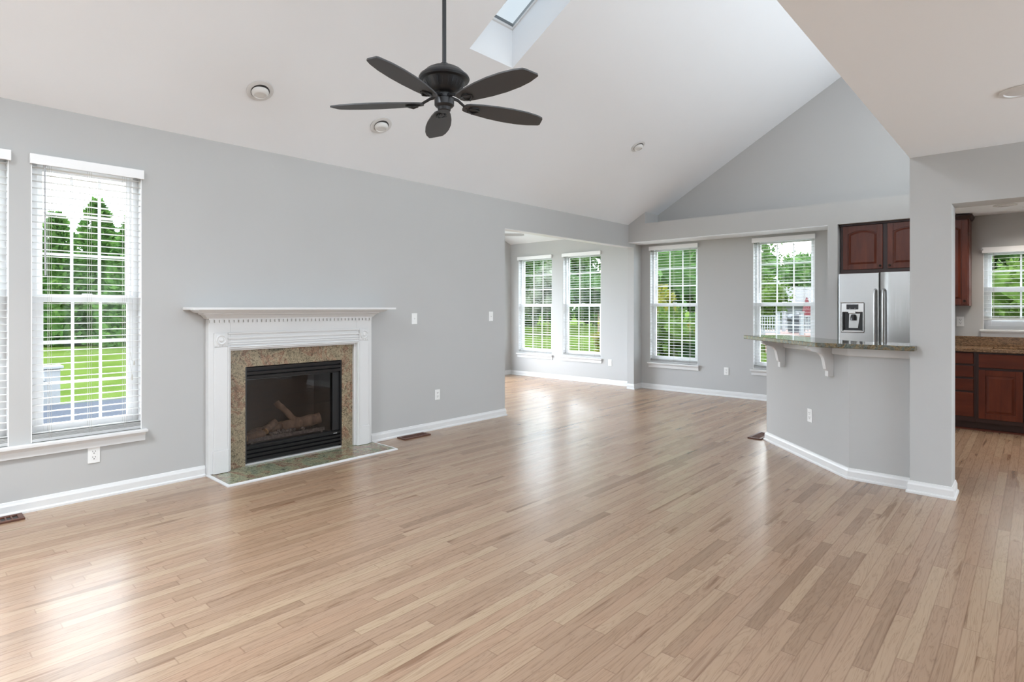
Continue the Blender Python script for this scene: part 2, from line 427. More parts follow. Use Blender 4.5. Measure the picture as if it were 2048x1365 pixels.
# ------------------------------------------------------------ mesh building
class MB:
    def __init__(s): s.v, s.f = [], []
    def add(s, vs, fs):
        o = len(s.v)
        s.v += [tuple(p) for p in vs]
        s.f += [tuple(i + o for i in f) for f in fs]
        return s
    def box(s, x0, x1, y0, y1, z0, z1):
        if x0 > x1: x0, x1 = x1, x0
        if y0 > y1: y0, y1 = y1, y0
        if z0 > z1: z0, z1 = z1, z0
        vs = [(x0,y0,z0),(x1,y0,z0),(x1,y1,z0),(x0,y1,z0),(x0,y0,z1),(x1,y0,z1),(x1,y1,z1),(x0,y1,z1)]
        return s.add(vs, [(0,3,2,1),(4,5,6,7),(0,1,5,4),(1,2,6,5),(2,3,7,6),(3,0,4,7)])
    def prism(s, poly, axis, a, b):
        """poly: 2-D points (the two other axes in order), extruded along axis from a to b."""
        n = len(poly)
        def P(p, t):
            return {'x': (t, p[0], p[1]), 'y': (p[0], t, p[1]), 'z': (p[0], p[1], t)}[axis]
        vs = [P(p, a) for p in poly] + [P(p, b) for p in poly]
        fs = [tuple(range(n))[::-1], tuple(range(n, 2*n))]
        for i in range(n):
            j = (i + 1) % n
            fs.append((i, j, n + j, n + i))
        return s.add(vs, fs)
    def lathe(s, prof, c=(0, 0, 0), seg=32, axis='z'):
        """prof: (radius, height) from one end to the other."""
        vs, fs = [], []
        for r, h in prof:
            for k in range(seg):
                a = 2*PI*k/seg
                u, w = r*math.cos(a), r*math.sin(a)
                p = {'z': (u, w, h), 'y': (u, h, w), 'x': (h, u, w)}[axis]
                vs.append((c[0]+p[0], c[1]+p[1], c[2]+p[2]))
        for i in range(len(prof)-1):
            for k in range(seg):
                k2 = (k+1) % seg
                fs.append((i*seg+k, i*seg+k2, (i+1)*seg+k2, (i+1)*seg+k))
        fs.append(tuple(range(seg))[::-1])
        fs.append(tuple(range((len(prof)-1)*seg, len(prof)*seg)))
        return s.add(vs, fs)
    def tube(s, pts, r, seg=10):
        pts = [Vector(p) for p in pts]
        rr = r if isinstance(r, (list, tuple)) else [r]*len(pts)
        vs, fs = [], []
        prev = None
        for i, p in enumerate(pts):
            t = (pts[min(i+1, len(pts)-1)] - pts[max(i-1, 0)]).normalized()
            up = Vector((0, 0, 1)) if abs(t.z) < 0.9 else Vector((1, 0, 0))
            a = t.cross(up).normalized() if prev is None else (prev - t*prev.dot(t)).normalized()
            prev = a
            b = t.cross(a)
            for k in range(seg):
                q = p + (a*math.cos(2*PI*k/seg) + b*math.sin(2*PI*k/seg))*rr[i]
                vs.append(tuple(q))
        for i in range(len(pts)-1):
            for k in range(seg):
                k2 = (k+1) % seg
                fs.append((i*seg+k, i*seg+k2, (i+1)*seg+k2, (i+1)*seg+k))
        fs.append(tuple(range(seg))[::-1])
        fs.append(tuple(range((len(pts)-1)*seg, len(pts)*seg)))
        return s.add(vs, fs)
    def sweep(s, prof, path):
        """prof: (out, z) closed polygon; path: 2-D points; out is to the right of travel, corners mitred."""
        n = len(prof)
        P = [Vector(p) for p in path]
        def nrm(a, b):
            d = (b - a).normalized()
            return Vector((d.y, -d.x))
        vs, fs = [], []
        for i, p in enumerate(P):
            if i == 0: m = nrm(P[0], P[1])
            elif i == len(P)-1: m = nrm(P[-2], P[-1])
            else:
                a, b = nrm(P[i-1], p), nrm(p, P[i+1])
                m = (a + b)/(1 + a.dot(b))
            for o, z in prof:
                vs.append((p.x + m.x*o, p.y + m.y*o, z))
        for i in range(len(P)-1):
            for k in range(n):
                k2 = (k+1) % n
                fs.append((i*n+k, i*n+k2, (i+1)*n+k2, (i+1)*n+k))
        fs.append(tuple(range(n))[::-1])
        fs.append(tuple(range((len(P)-1)*n, len(P)*n)))
        return s.add(vs, fs)
    def slab(s, u0, u1, z0, z1, holes, w0, w1, axis):
        """a wall in the plane axis=const from w0 to w1 thick, with rectangular holes (u0,u1,z0,z1); only outer faces."""
        us = sorted({u0, u1, *[h[0] for h in holes], *[h[1] for h in holes]})
        zs = sorted({z0, z1, *[h[2] for h in holes], *[h[3] for h in holes]})
        us = [u for u in us if u0 <= u <= u1]; zs = [z for z in zs if z0 <= z <= z1]
        def solid(i, j):
            if i < 0 or j < 0 or i >= len(us)-1 or j >= len(zs)-1: return False
            cu, cz = (us[i]+us[i+1])/2, (zs[j]+zs[j+1])/2
            return not any(h[0] < cu < h[1] and h[2] < cz < h[3] for h in holes)
        def P(u, w, z): return (w, u, z) if axis == 'x' else (u, w, z)
        vi = {}
        def V(u, w, z):
            k = (round(u, 5), round(w, 5), round(z, 5))
            if k not in vi:
                vi[k] = len(s.v); s.v.append(P(u, w, z))
            return vi[k]
        for i in range(len(us)-1):
            for j in range(len(zs)-1):
                if not solid(i, j): continue
                a, b, c, d = us[i], us[i+1], zs[j], zs[j+1]
                s.f.append((V(a,w0,c), V(b,w0,c), V(b,w0,d), V(a,w0,d)))
                s.f.append((V(a,w1,c), V(a,w1,d), V(b,w1,d), V(b,w1,c)))
                if not solid(i-1, j): s.f.append((V(a,w0,c), V(a,w0,d), V(a,w1,d), V(a,w1,c)))
                if not solid(i+1, j): s.f.append((V(b,w0,c), V(b,w1,c), V(b,w1,d), V(b,w0,d)))
                if not solid(i, j-1): s.f.append((V(a,w0,c), V(a,w1,c), V(b,w1,c), V(b,w0,c)))
                if not solid(i, j+1): s.f.append((V(a,w0,d), V(b,w0,d), V(b,w1,d), V(a,w1,d)))
        return s
    def build(s, name, mat, parent=None, smooth=False, bevel=0.0, fix=True):
        me = bpy.data.meshes.new(name)
        me.from_pydata(s.v, [], s.f)
        if fix:
            import bmesh
            bm = bmesh.new(); bm.from_mesh(me)
            bmesh.ops.recalc_face_normals(bm, faces=bm.faces)
            bm.to_mesh(me); bm.free()
        me.materials.append(mat)
        if smooth:
            for p in me.polygons: p.use_smooth = True
            try: me.set_sharp_from_angle(angle=math.radians(38))
            except Exception: pass
        me.update()
        o = bpy.data.objects.new(name, me)
        COL.objects.link(o)
        if parent is not None: o.parent = parent
        if bevel:
            md = o.modifiers.new('bevel', 'BEVEL')
            md.width = bevel; md.segments = 2; md.limit_method = 'ANGLE'
        return o
def tag(o, label=None, cat=None, group=None, kind=None):
    if label: o['label'] = label
    if cat: o['category'] = cat
    if group: o['group'] = group
    if kind: o['kind'] = kind
    return o
def empty(name, loc, rz=0.0, rx=0.0, ry=0.0):
    o = bpy.data.objects.new(name, None)
    COL.objects.link(o)
    o.location = loc
    o.rotation_euler = (rx, ry, rz)
    o.empty_display_size = 0.05
    return o
def copy_tree(o, parent=None):
    c = o.copy(); COL.objects.link(c)
    if parent is not None: c.parent = parent
    for ch in list(o.children): copy_tree(ch, c)
    return c
def shift(mb, d):
    mb.v = [(p[0]+d[0], p[1]+d[1], p[2]+d[2]) for p in mb.v]
    return mb
def struct(name, mb, mat, label, cat='wall', **kw):
    return tag(mb.build(name, mat, **kw), label, cat, kind='structure')
F2 = (-math.sin(YAW), math.cos(YAW)); R2 = (math.cos(YAW), math.sin(YAW))
def bearing(u, d, z=0.0):
    """ground point at distance d ahead and slope u to the side of the view axis"""
    return (F2[0]*d + R2[0]*u*d, F2[1]*d + R2[1]*u*d, z)

# ------------------------------------------------------------ the room
XL, XLO = -4.935, -5.055            # left wall, inner and outer face
YB, YBO = 8.67, 8.81                # back wall
YS = 8.244                          # soffit face
ZW = 2.708                          # left wall height
SL = 0.58                           # slope of the vault
XR = -0.685                         # edge of the flat ceiling
ZC = 2.45                           # flat ceiling
YC0, YC1 = 5.085, 5.325             # kitchen wall
XE, YR = 4.5, -4.5
def zv(x): return ZW + SL*(x - XL)

struct('floor', MB().box(-7.95, XE, YR, YB, -0.15, 0.0), M['floor'], 'pale oak strip floor running through the rooms', 'floor')

WB, WT = 0.45, 2.37                 # window sill and head height
struct('wall_left', MB().slab(YR, YB, 0, ZW, [(0.675, 1.316, WB, WT), (-0.085, 0.565, WB, WT), (-1.37, -0.73, WB, WT), (-3.30, -1.90, WB, WT), (5.285, 8.42, -0.1, 2.352), (2.072, 2.985, 0.03, 0.853)], XL, XLO, 'x'),  # both window openings behind the viewer are added for light
       M['wall'], 'long grey wall with the fireplace and two windows')
struct('wall_back', MB().slab(-7.95, XE, 0, 2.9, [(-7.717, -6.858, WB, WT), (-6.595, -5.745, WB, WT), (-4.774, -3.94, WB, WT), (-3.088, -2.252, WB, WT), (-0.459, 0.46, 1.10, 2.05), (1.0, 2.2, 1.10, 2.05)], YB, YBO, 'y'),  # last opening is an added kitchen window, out of view
       M['wall'], 'grey back wall with the row of tall windows')
struct('wall_gable', MB().prism([(XL, 2.9), (XR, 2.9), (XR, zv(XR)), (XL, zv(XL)+0.1)], 'y', YB, YBO), M['wall'], 'grey triangular gable wall above the ledge')
# pale skin of the sunroom back wall
struct('wall_sunroom_back', MB().slab(-7.95, XLO, 0, 2.68, [(-7.717, -6.858, WB, WT), (-6.595, -5.745, WB, WT)], YB-0.004, YB-0.0005, 'y'), M['sunwall'], 'pale sunroom wall with two windows')
struct('wall_sunroom_left', MB().slab(4.3, YB, 0, 4.0, [(4.5, 8.1, 0.4, 2.4)], -7.93, -8.07, 'x'), M['sunwall'], 'pale sunroom side wall')  # opening added out of view to brighten the sunroom
struct('wall_sunroom_front', MB().box(-8.07, XLO, 4.16, 4.3, 0, 4.0), M['sunwall'], 'sunroom front wall')
struct('wall_sunroom_inner', MB().slab(4.3, YB, 0, 4.0, [(5.285, 8.42, -0.1, 2.352)], XLO-0.004, XLO-0.0005, 'x'), M['sunwall'], 'sunroom side of the long wall')
struct('ceiling_sunroom', MB().prism([(YB, 2.64), (4.1, 4.35), (4.1, 4.45), (YB, 2.74)], 'x', -8.07, XLO), M['ceiling'], 'white sloped sunroom ceiling', 'ceiling')
# soffit with plant ledge, dining recess and fridge niche
struct('wall_soffit', MB().prism([(XL, 2.42), (XR, 2.42), (XR, 2.705), (-4.628, 2.705), (-4.628, zv(-4.628)), (XL, ZW)], 'y', YS, YB), M['wall'], 'grey dropped soffit with plant ledge on top')
struct('wall_niche', MB().box(-1.994, -1.878, YS, YB, 0, 2.42), M['wall'], 'narrow grey wall beside the refrigerator')
struct('wall_kitchen', MB().slab(XR, XE, 0, ZC, [(-0.441, 0.62, -0.1, 2.085)], YC0, YC1, 'y'), M['wall'], 'grey wall with the cased opening to the kitchen')
struct('wall_ridge', MB().slab(YR, YBO, ZC+0.1, zv(XR), [(-3.3, -.7, 2.7, 4.3), (.3, 3.3, 2.7, 4.3), (3.8, 8.3, 2.7, 4.3)], XR, XR+0.12, 'x'), M['wall'], 'upper wall above the flat ceiling edge')  # unseen openings added to light the vault
struct('wall_rear', MB().slab(XLO, XE+0.14, 0, 5.4, [], YR, YR-0.14, 'y'), M['wall'], 'wall behind the viewer')
struct('wall_right', MB().slab(YR, YB, 0, ZC+0.1, [(-2.2, 0.2, 0.4, 2.3), (2.5, 4.9, 0.4, 2.3)], XE, XE+0.14, 'x'), M['wall'], 'wall at the right, outside the picture')  # openings added out of view for more side light
struct('ceiling_flat', MB().box(XR, XE+0.14, YR, YC1, ZC, ZC+0.1), M['ceiling'], 'white flat ceiling at the right', 'ceiling')
struct('ceiling_kitchen', MB().box(XR, XE+0.14, YC1, YBO, 2.432, 2.55), M['ceiling'], 'white kitchen ceiling', 'ceiling')
# sloped ceiling with skylight holes, thickness upward
def vault():
    holes = [(3.333, 3.869, -3.517, -2.45), (-3.0, -0.6, -3.517, -2.45)]  # second hole is an added skylight, out of view
    ys = sorted({YR, YBO, *[h[0] for h in holes], *[h[1] for h in holes]})
    xs = sorted({XLO, XR+0.12, -3.517, -2.45})
    mb = MB()
    for i in range(len(xs)-1):
        for j in range(len(ys)-1):
            cx, cy = (xs[i]+xs[i+1])/2, (ys[j]+ys[j+1])/2
            if any(h[0] < cy < h[1] and h[2] < cx < h[3] for h in holes): continue
            a, b, c, d = xs[i], xs[i+1], ys[j], ys[j+1]
            mb.add([(a,c,zv(a)), (b,c,zv(b)), (b,d,zv(b)), (a,d,zv(a))], [(0,1,2,3)])
            mb.add([(a,c,zv(a)+.3), (b,c,zv(b)+.3), (b,d,zv(b)+.3), (a,d,zv(a)+.3)], [(0,3,2,1)])
    return mb, holes
mb, holes = vault()
struct('ceiling_vault', mb, M['ceiling'], 'white vaulted ceiling rising to the right', 'ceiling', fix=False)
shaft = MB()
for (y0, y1, x0, x1) in holes:
    for (a, b) in (((x0, y0), (x0, y1)), ((x0, y1), (x1, y1)), ((x1, y1), (x1, y0)), ((x1, y0), (x0, y0))):
        shaft.add([(a[0], a[1], zv(a[0])), (b[0], b[1], zv(b[0])), (b[0], b[1], zv(b[0])+0.34), (a[0], a[1], zv(a[0])+0.34)], [(0, 1, 2, 3)])
struct('trim_skylight_shaft', shaft, M['ceiling'], 'white skylight shaft in the vaulted ceiling', 'trim', fix=False)
sk = empty('window_8', (-3.517, 3.333, zv(-3.517)+0.34)); tag(sk, 'skylight in the vaulted ceiling', 'skylight', kind='structure')
k = zv(-2.45)-zv(-3.517)
fr = MB()
for (a0, a1, b0, b1) in ((-.05, .012, -.05, .586), (1.055, 1.12, -.05, .586), (-.05, 1.12, -.05, .012), (-.05, 1.12, .524, .586)):
    s_ = k/1.067
    fr.add([(a0,b0,a0*s_), (a1,b0,a1*s_), (a1,b1,a1*s_), (a0,b1,a0*s_), (a0,b0,a0*s_+.05), (a1,b0,a1*s_+.05), (a1,b1,a1*s_+.05), (a0,b1,a0*s_+.05)],
           [(0,3,2,1),(4,5,6,7),(0,1,5,4),(1,2,6,5),(2,3,7,6),(3,0,4,7)])
fr.build('frame', M['trim'], sk)
MB().add([(0,0,.02), (1.067,0,k+.02), (1.067,.536,k+.02), (0,.536,.02)], [(0,1,2,3)]).build('glass', M['skyglass'], sk, fix=False)

struct('ceiling_recess', MB().box(XL, -1.994, YS+.0005, YB, 2.412, 2.4195), M['ceiling'], 'white underside of the soffit over the dining recess', 'ceiling')
struct('trim_3', MB().box(XLO-.004, XL, 5.2852, 8.4198, 2.346, 2.3518), M['trim'], 'white underside of the header over the sunroom opening', 'trim')
for i_, (yy, hy_) in enumerate(((-2.0, 1.3), (1.8, 1.5), (6.05, 2.25))):  # made-up clerestory windows for the ridge openings, unseen
    cw = empty('window_%d' % (9+i_), (XR+.06, yy, 2.7)); tag(cw, 'added high clerestory window in the ridge wall, outside the picture', 'window', kind='structure')
    MB().box(-.03, .03, -hy_, .05-hy_, 0, 1.6).box(-.03, .03, hy_-.05, hy_, 0, 1.6).box(-.03, .03, .05-hy_, hy_-.05, 0, .05).box(-.03, .03, .05-hy_, hy_-.05, 1.55, 1.6).build('frame', M['trim'], cw)
    MB().add([(0, .05-hy_, .05), (0, hy_-.05, .05), (0, hy_-.05, 1.55), (0, .05-hy_, 1.55)], [(0, 1, 2, 3)]).build('glass', M['skyglass'], cw, fix=False)
for i_, (ya, yb) in enumerate(((-2.2, .2), (2.5, 4.9))):  # made-up windows for the added right wall openings, unseen
    cw = empty('window_%d' % (12+i_), (XE+.07, ya, .4)); tag(cw, 'added window in the right wall, outside the picture', 'window', kind='structure')
    MB().box(-.03, .03, 0, .05, 0, 1.9).box(-.03, .03, 2.35, 2.4, 0, 1.9).box(-.03, .03, .05, 2.35, 0, .05).box(-.03, .03, .05, 2.35, 1.85, 1.9).box(-.03, .03, 1.17, 1.23, .05, 1.85).build('frame', M['trim'], cw)
    MB().add([(0, .05, .05), (0, 2.35, .05), (0, 2.35, 1.85), (0, .05, 1.85)], [(0, 1, 2, 3)]).build('glass', M['skyglass'], cw, fix=False)
# baseboards
BP = [(0, 0), (.024, 0), (.024, .012), (.019, .020), (.014, .022), (.014, .062), (.009, .074), (.006, .086), (0, .088)]
def base(name, path, label):
    struct(name, MB().sweep(BP, path), M['trim'], label, 'baseboard')
base('baseboard_left', [(XL, YR), (XL, 1.757)][::1], 'white baseboard below the left windows')
base('baseboard_left.001', [(XL, 3.318), (XL, 5.285), (XLO, 5.285), (XLO, 4.3)], 'white baseboard from fireplace to the opening')
base('baseboard_sunroom', [(XLO, 8.42), (XLO, YB), (-7.93, YB), (-7.93, 4.3)][::-1], 'white baseboard around the sunroom')
base('baseboard_back', [(XLO, 8.42), (XL, 8.42), (XL, YB), (-1.994, YB), (-1.994, YS), (-1.878, YS)], 'white baseboard around the dining recess')
base('baseboard_column', [(XR, 5.30), (XR, YC0), (-0.441, YC0), (-0.441, YC1)], 'white baseboard around the pillar at the kitchen opening')

# ------------------------------------------------------------ windows
def window(num, loc, rz, w, z0, z1, meet, rows, label, sill=True, sill_l=0.03, sill_r=0.03, cols=3):
    """local X along the wall, local Y outward"""
    root = empty('window_%d' % num, loc, rz)
    tag(root, label, 'window', kind='structure')
    d0, d1 = 0.065, 0.13
    fw = 0.042
    f = MB()
    f.box(0, fw, d0, d1, z0, z1).box(w-fw, w, d0, d1, z0, z1).box(fw, w-fw, d0, d1, z0, z0+.045).box(fw, w-fw, d0, d1, z1-fw, z1)
    f.build('frame', M['vinyl'], root, bevel=.002)
    MB().box(.0005, .006, .0005, d0-.0005, z0+.0005, z1-.0005).box(w-.006, w-.0005, .0005, d0-.0005, z0+.0005, z1-.0005).box(.006, w-.006, .0005, d0-.0005, z1-.006, z1-.0005).build('jamb_liner', M['vinyl'], root)
    sw = 0.034
    for nm, a, b, y0, y1, nr in (('upper_sash', meet-.025, z1-fw, d0+.038, d0+.06, rows[0]), ('lower_sash', z0+.045, meet+.03, d0+.006, d0+.034, rows[1])):
        s = MB()
        x0, x1 = fw, w-fw
        s.box(x0, x0+sw, y0, y1, a, b).box(x1-sw, x1, y0, y1, a, b).box(x0+sw, x1-sw, y0, y1, a, a+(.055 if nm == 'upper_sash' else .06)).box(x0+sw, x1-sw, y0, y1, b-(.055 if nm == 'lower_sash' else .04), b)
        so = s.build(nm, M['vinyl'], root, bevel=.0015)
        a2, b2 = a+.055, b-.045
        g = MB()
        ym = (y0+y1)/2
        for k in range(1, cols):
            xx = x0+sw + (x1-x0-2*sw)*k/cols
            g.box(xx-.009, xx+.009, ym-.006, ym-.001, a2, b2)
        for k in range(1, nr):
            zz = a2 + (b2-a2)*k/nr
            g.box(x0+sw, x1-sw, ym-.0065, ym-.0015, zz-.009, zz+.009)
        g.build('grille', M['vinyl'], so)
        MB().box(x0+sw, x1-sw, ym+.001, ym+.005, a2-.01, b2+.01).build('glass', M['glass'], so)
    if nm:
        l = MB().box(w/2-.03, w/2+.03, d0-.004, d0+.006, meet+.028, meet+.038)
        l.build('sash_lock', M['vinyl'], root)
    if sill:
        MB().box(-sill_l, w+sill_r, -.05, .0, z0-.022, z0).box(.002, w-.002, -.001, d0, z0-.022, z0).build('stool', M['trim'], root, bevel=.004)
        MB().prism([(-.018, z0-.085), (0, z0-.085), (0, z0-.022), (-.032, z0-.022), (-.03, z0-.034), (-.02, z0-.045)], 'x', -sill_l+.012, w+sill_r-.012).build('apron', M['trim'], root)
    return root
def blind(loc, rz, w, z0, z1, label, group, pitch=0.0457, slat_bottom=None, wand=True, cords=(0.15, 0.5, 0.83), tassel=False, stack=5, tilt=0.0):
    root = empty('window_blind', loc, rz)
    tag(root, label, 'blind', group)
    v = MB().box(-.008, w+.008, -.03, -.018, z1-.062, z1+.004).box(-.008, -.001, -.018, -.0005, z1-.062, z1+.004).box(w+.001, w+.008, -.018, -.0005, z1-.062, z1+.004)
    v.build('valance', M['vinyl'], root, bevel=.002)
    MB().box(.006, w-.006, .004, .052, z1-.05, z1-.002).build('headrail', M['slat'], root)
    s = MB()
    zb = z0 + .03 + stack*.0055
    zt = z1 - .075
    n = int((zt - zb)/pitch)
    for k in range(n+1):
        zc = zt - k*pitch
        yy0, yy1 = .004, .054
        dz = .025*math.tan(tilt)
        a, b = zc-dz, zc+dz
        s.add([(.006,yy0,a), (w-.006,yy0,a), (w-.006,.029,zc+.0022), (.006,.029,zc+.0022), (w-.006,yy1,b), (.006,yy1,b),
               (.006,yy0,a-.0026), (w-.006,yy0,a-.0026), (w-.006,.029,zc-.0004), (.006,.029,zc-.0004), (w-.006,yy1,b-.0026), (.006,yy1,b-.0026)],
              [(0,1,2,3), (3,2,4,5), (7,6,9,8), (8,9,11,10), (0,6,7,1), (5,4,10,11), (1,7,8,2), (2,8,10,4), (0,3,9,6), (3,5,11,9)])
    for k in range(stack):
        s.box(.006, w-.006, .004, .054, z0+.027+k*.0055, z0+.0298+k*.0055)
    s.build('slats', M['slat'], root, fix=False)
    MB().box(.004, w-.004, .003, .055, z0+.002, z0+.024).build('bottom_rail', M['slat'], root, bevel=.003)
    for c in cords:
        m = MB()
        for y in (.0025, .0555):
            m.tube([(w*c, y, z1-.05), (w*c, y, z0+.02)], .0011, 5)
        m.tube([(w*c+.012, .0015, z1-.05), (w*c+.012, .0015, z0+.02)], .0009, 5)
        m.build('ladder_cord', M['cord'], root)
    if wand:
        MB().tube([(w*.11, -.010, z1-.055), (w*.11, -.014, z1-.1), (w*.115, -.016, z1-.80)], .0055, 8).build('tilt_wand', M['wand'], root, smooth=True)
    if tassel:
        t = MB()
        t.tube([(w*.88, -.004, z1-.06), (w*.88, -.006, .95), (w*.90, -.006, .86)], .0010, 5)
        t.lathe([(.003, .04), (.006, .02), (.006, .0)], (w*.90, -.008, .82), 10)
        t.tube([(w*.90, -.008, .96), (w*.88, -.006, 1.03)], .001, 5)
        t.lathe([(.003, .03), (.006, .015), (.006, .0)], (w*.92, -.008, .93), 10)
        t.build('lift_cord', M['cord'], root)
    return root
LW = -PI/2 + PI    # 90 degrees: local X -> +Y, local Y -> -X
window(1, (XL, .675, 0), LW, .641, WB, WT, 1.415, (3, 3), 'tall left window over the deck', sill_l=.30)
window(2, (XL, -.085, 0), LW, .650, WB, WT, 1.415, (3, 3), 'window cut by the left edge of the picture', sill_l=.03, sill_r=-.18)
bl = 'white slatted blind on '
blind((XL, .675, 0), LW, .641, WB, WT, bl+'the tall window left of the fireplace, grey wand hanging', 'window blinds', tassel=True)
blind((XL, -.085, 0), LW, .650, WB, WT, bl+'the window cut off by the left edge of the picture', 'window blinds')
for i, (x0, x1, lab) in enumerate(((-7.717, -6.858, 'first sunroom window, beside the far corner'), (-6.595, -5.745, 'second sunroom window, nearer the pillar'),
                                   (-4.774, -3.94, 'dining recess window next to the pillar'), (-3.088, -2.252, 'dining recess window behind the breakfast bar'))):
    window(3+i, (x0, YB, 0), 0, x1-x0, WB, WT, 1.40, (3, 3), lab)
    blind((x0, YB-(.004 if i < 2 else 0), 0), 0, x1-x0, WB, WT, bl+'the '+lab, 'window blinds', wand=(i == 3), stack=4)
window(7, (-.459, YB, 0), 0, .92, 1.10, 2.05, 1.56, (2, 2), 'kitchen window over the sink')
b = blind((-.459, YB, 0), 0, .92, 1.205, 2.05, bl+'kitchen window, lowered to just above the sill', 'window blinds', wand=False, pitch=.048, stack=3, cords=(.10, .5, .9))
MB().lathe([(.001, -.02), (.02, -.018), (.024, 0), (.02, .016), (.001, .018)], (-.012, -.012, 2.03), 16, 'x').build('end_bracket', M['wand'], b, smooth=True)

# ------------------------------------------------------------ fireplace
fp = empty('fireplace_mantel', (XL, 2.52, 0)); tag(fp, 'white wooden fireplace mantel with dentil band and rosettes', 'mantel')
ox, oy = -XL, -2.52
def loc(mb): return shift(mb, (ox, oy, 0))
CY = 2.52
y0, y1 = 1.760, 3.280
XF = -4.870
m = MB()
g = .0006
m.box(XL+g, XF, y0, 1.928, .0175, 1.26).box(XL+g, XF, 3.112, y1, .0175, 1.26).box(XL+g, XF, 1.928, 3.112, 1.012, 1.26)
loc(m).build('surround', M['trim'], fp, bevel=.002)
# raised pilasters, outer strips
for s, (a, b) in (('l', (1.800, 1.905)), ('r', (3.135, 3.240))):
    loc(MB().box(XF, XF+.010, a, b, .20, 1.035)).build('pilaster', M['trim'], fp, bevel=.003)
    loc(MB().box(XF, XF+.018, a-.006, b+.006, .0175, .20)).build('plinth_block', M['trim'], fp, bevel=.003)
    c = (a+b)/2
    loc(MB().box(XF, XF+.014, a, b, 1.035, 1.15)).build('corner_block', M['trim'], fp, bevel=.003)
    r = MB().lathe([(.001, 0.0), (.042, 0.0), (.042, .007), (.034, .010), (.028, .004), (.020, .004), (.014, .011), (.001, .013)], (XF+.014, c, 1.093), 28, 'x')
    loc(r).build('rosette', M['trim'], fp, smooth=True)
    d = MB()
    for k in range(4):
        yy = a+.014+k*(b-a-.028)/3
        d.lathe([(.001, 0), (.0055, 0), (.004, .005), (.001, .006)], (XF+.014, yy, 1.046), 10, 'x')
    loc(d).build('bead_row', M['trim'], fp)
# inner moulding round the stone
i0, i1, iz = 1.905, 3.135, 1.035
def frame_profile(mb, prof):
    """prof: (in from inner edge, x out) swept over the three sides"""
    pts = [(i0, .0175), (i0, iz), (i1, iz), (i1, .0175)]
    for k in range(len(prof)-1):
        (a, xa), (b, xb) = prof[k], prof[k+1]
        pa = [(i0+a, .0175), (i0+a, iz-a), (i1-a, iz-a), (i1-a, .0175)]
        pb = [(i0+b, .0175), (i0+b, iz-b), (i1-b, iz-b), (i1-b, .0175)]
        for q in range(3):
            mb.add([(xa, *pa[q]), (xa, *pa[q+1]), (xb, *pb[q+1]), (xb, *pb[q])], [(0, 1, 2, 3)])
mo = MB()
frame_profile(mo, [(0, XF), (0, XF+.012), (.006, XF+.016), (.012, XF+.008), (.018, XF+.010), (.022, XF-.02), (.036, XF-.022), (.036, XL)])
loc(mo).build('inner_moulding', M['trim'], fp)
# architrave lines on the lintel
ar = MB()
for (za, zb, e) in ((1.050, 1.062, .012), (1.066, 1.080, .008), (1.095, 1.112, .012), (1.135, 1.150, .014)):
    ar.box(XF, XF+e, 1.906, 3.134, za, zb)
loc(ar).build('architrave', M['trim'], fp, bevel=.003)
# dentil band and crown
dn = MB()
dn.box(XF, XF+.012, y0, y1, 1.254, 1.266)
nd = 40
for k in range(nd):
    yy = y0 + (y1-y0)*(k+.5)/nd
    dn.box(XF, XF+.014, yy-.012, yy+.012, 1.232, 1.254)
loc(dn).build('dentil_band', M['trim'], fp)
cp = [(0, 1.26), (.065, 1.26), (.078, 1.266), (.085, 1.276), (.100, 1.292), (.118, 1.300), (.120, 1.308), (.150, 1.312), (.168, 1.322), (.180, 1.334), (.0, 1.334)]
cr = MB().sweep([(o, z) for o, z in cp], [(XL+g, y0), (XL+g+.0, y0), (XL+g+.0001, y1)][::2])
cr = MB()
def ring(o): return [(XL+g, y0-(o-.065)), (XL+o, y0-(o-.065)), (XL+o, y1+(o-.065)), (XL+g, y1+(o-.065))]
prev = None
for o, z in cp[1:-1]:
    cur = [(x, y, z) for x, y in ring(o)]
    if prev:
        for q in range(3):
            cr.add([prev[q], prev[q+1], cur[q+1], cur[q]], [(0, 1, 2, 3)])
    else:
        cr.add(cur, [(0, 3, 2, 1)])
    prev = cur
cr.add(prev, [(0, 1, 2, 3)])
loc(cr).build('crown_moulding', M['trim'], fp)
loc(MB().box(XL+g, -4.697, 1.592, 3.452, 1.334, 1.3545)).build('mantel_shelf', M['trim'], fp, bevel=.004)
# stone surround and hearth
st = MB().slab(1.941, 3.099, .0155, 1.012, [(2.072, 2.985, -.1, .853)], XL+.0006, XL+.012, 'x')
tag(st.build('stone_surround', M['firegranite']), 'polished tan and red granite slab framing the firebox', 'granite surround')
ht = empty('hearth', (-4.70, CY, 0)); tag(ht, 'green granite hearth slab with white edge strip on the floor', 'hearth')
shift(MB().box(XL+.0006, -4.505, 1.775, 3.30, .0005, .0150), (4.70, -CY, 0)).build('hearth_slab', M['hearthgranite'], ht)
e = MB().sweep([(0, .0006), (.018, .0006), (.018, .010), (.012, .017), (0, .017)], [(XL+.001, 1.775), (-4.505, 1.775), (-4.505, 3.30), (XL+.026, 3.30)])
shift(e, (4.70, -CY, 0)).build('edge_strip', M['trim'], ht)
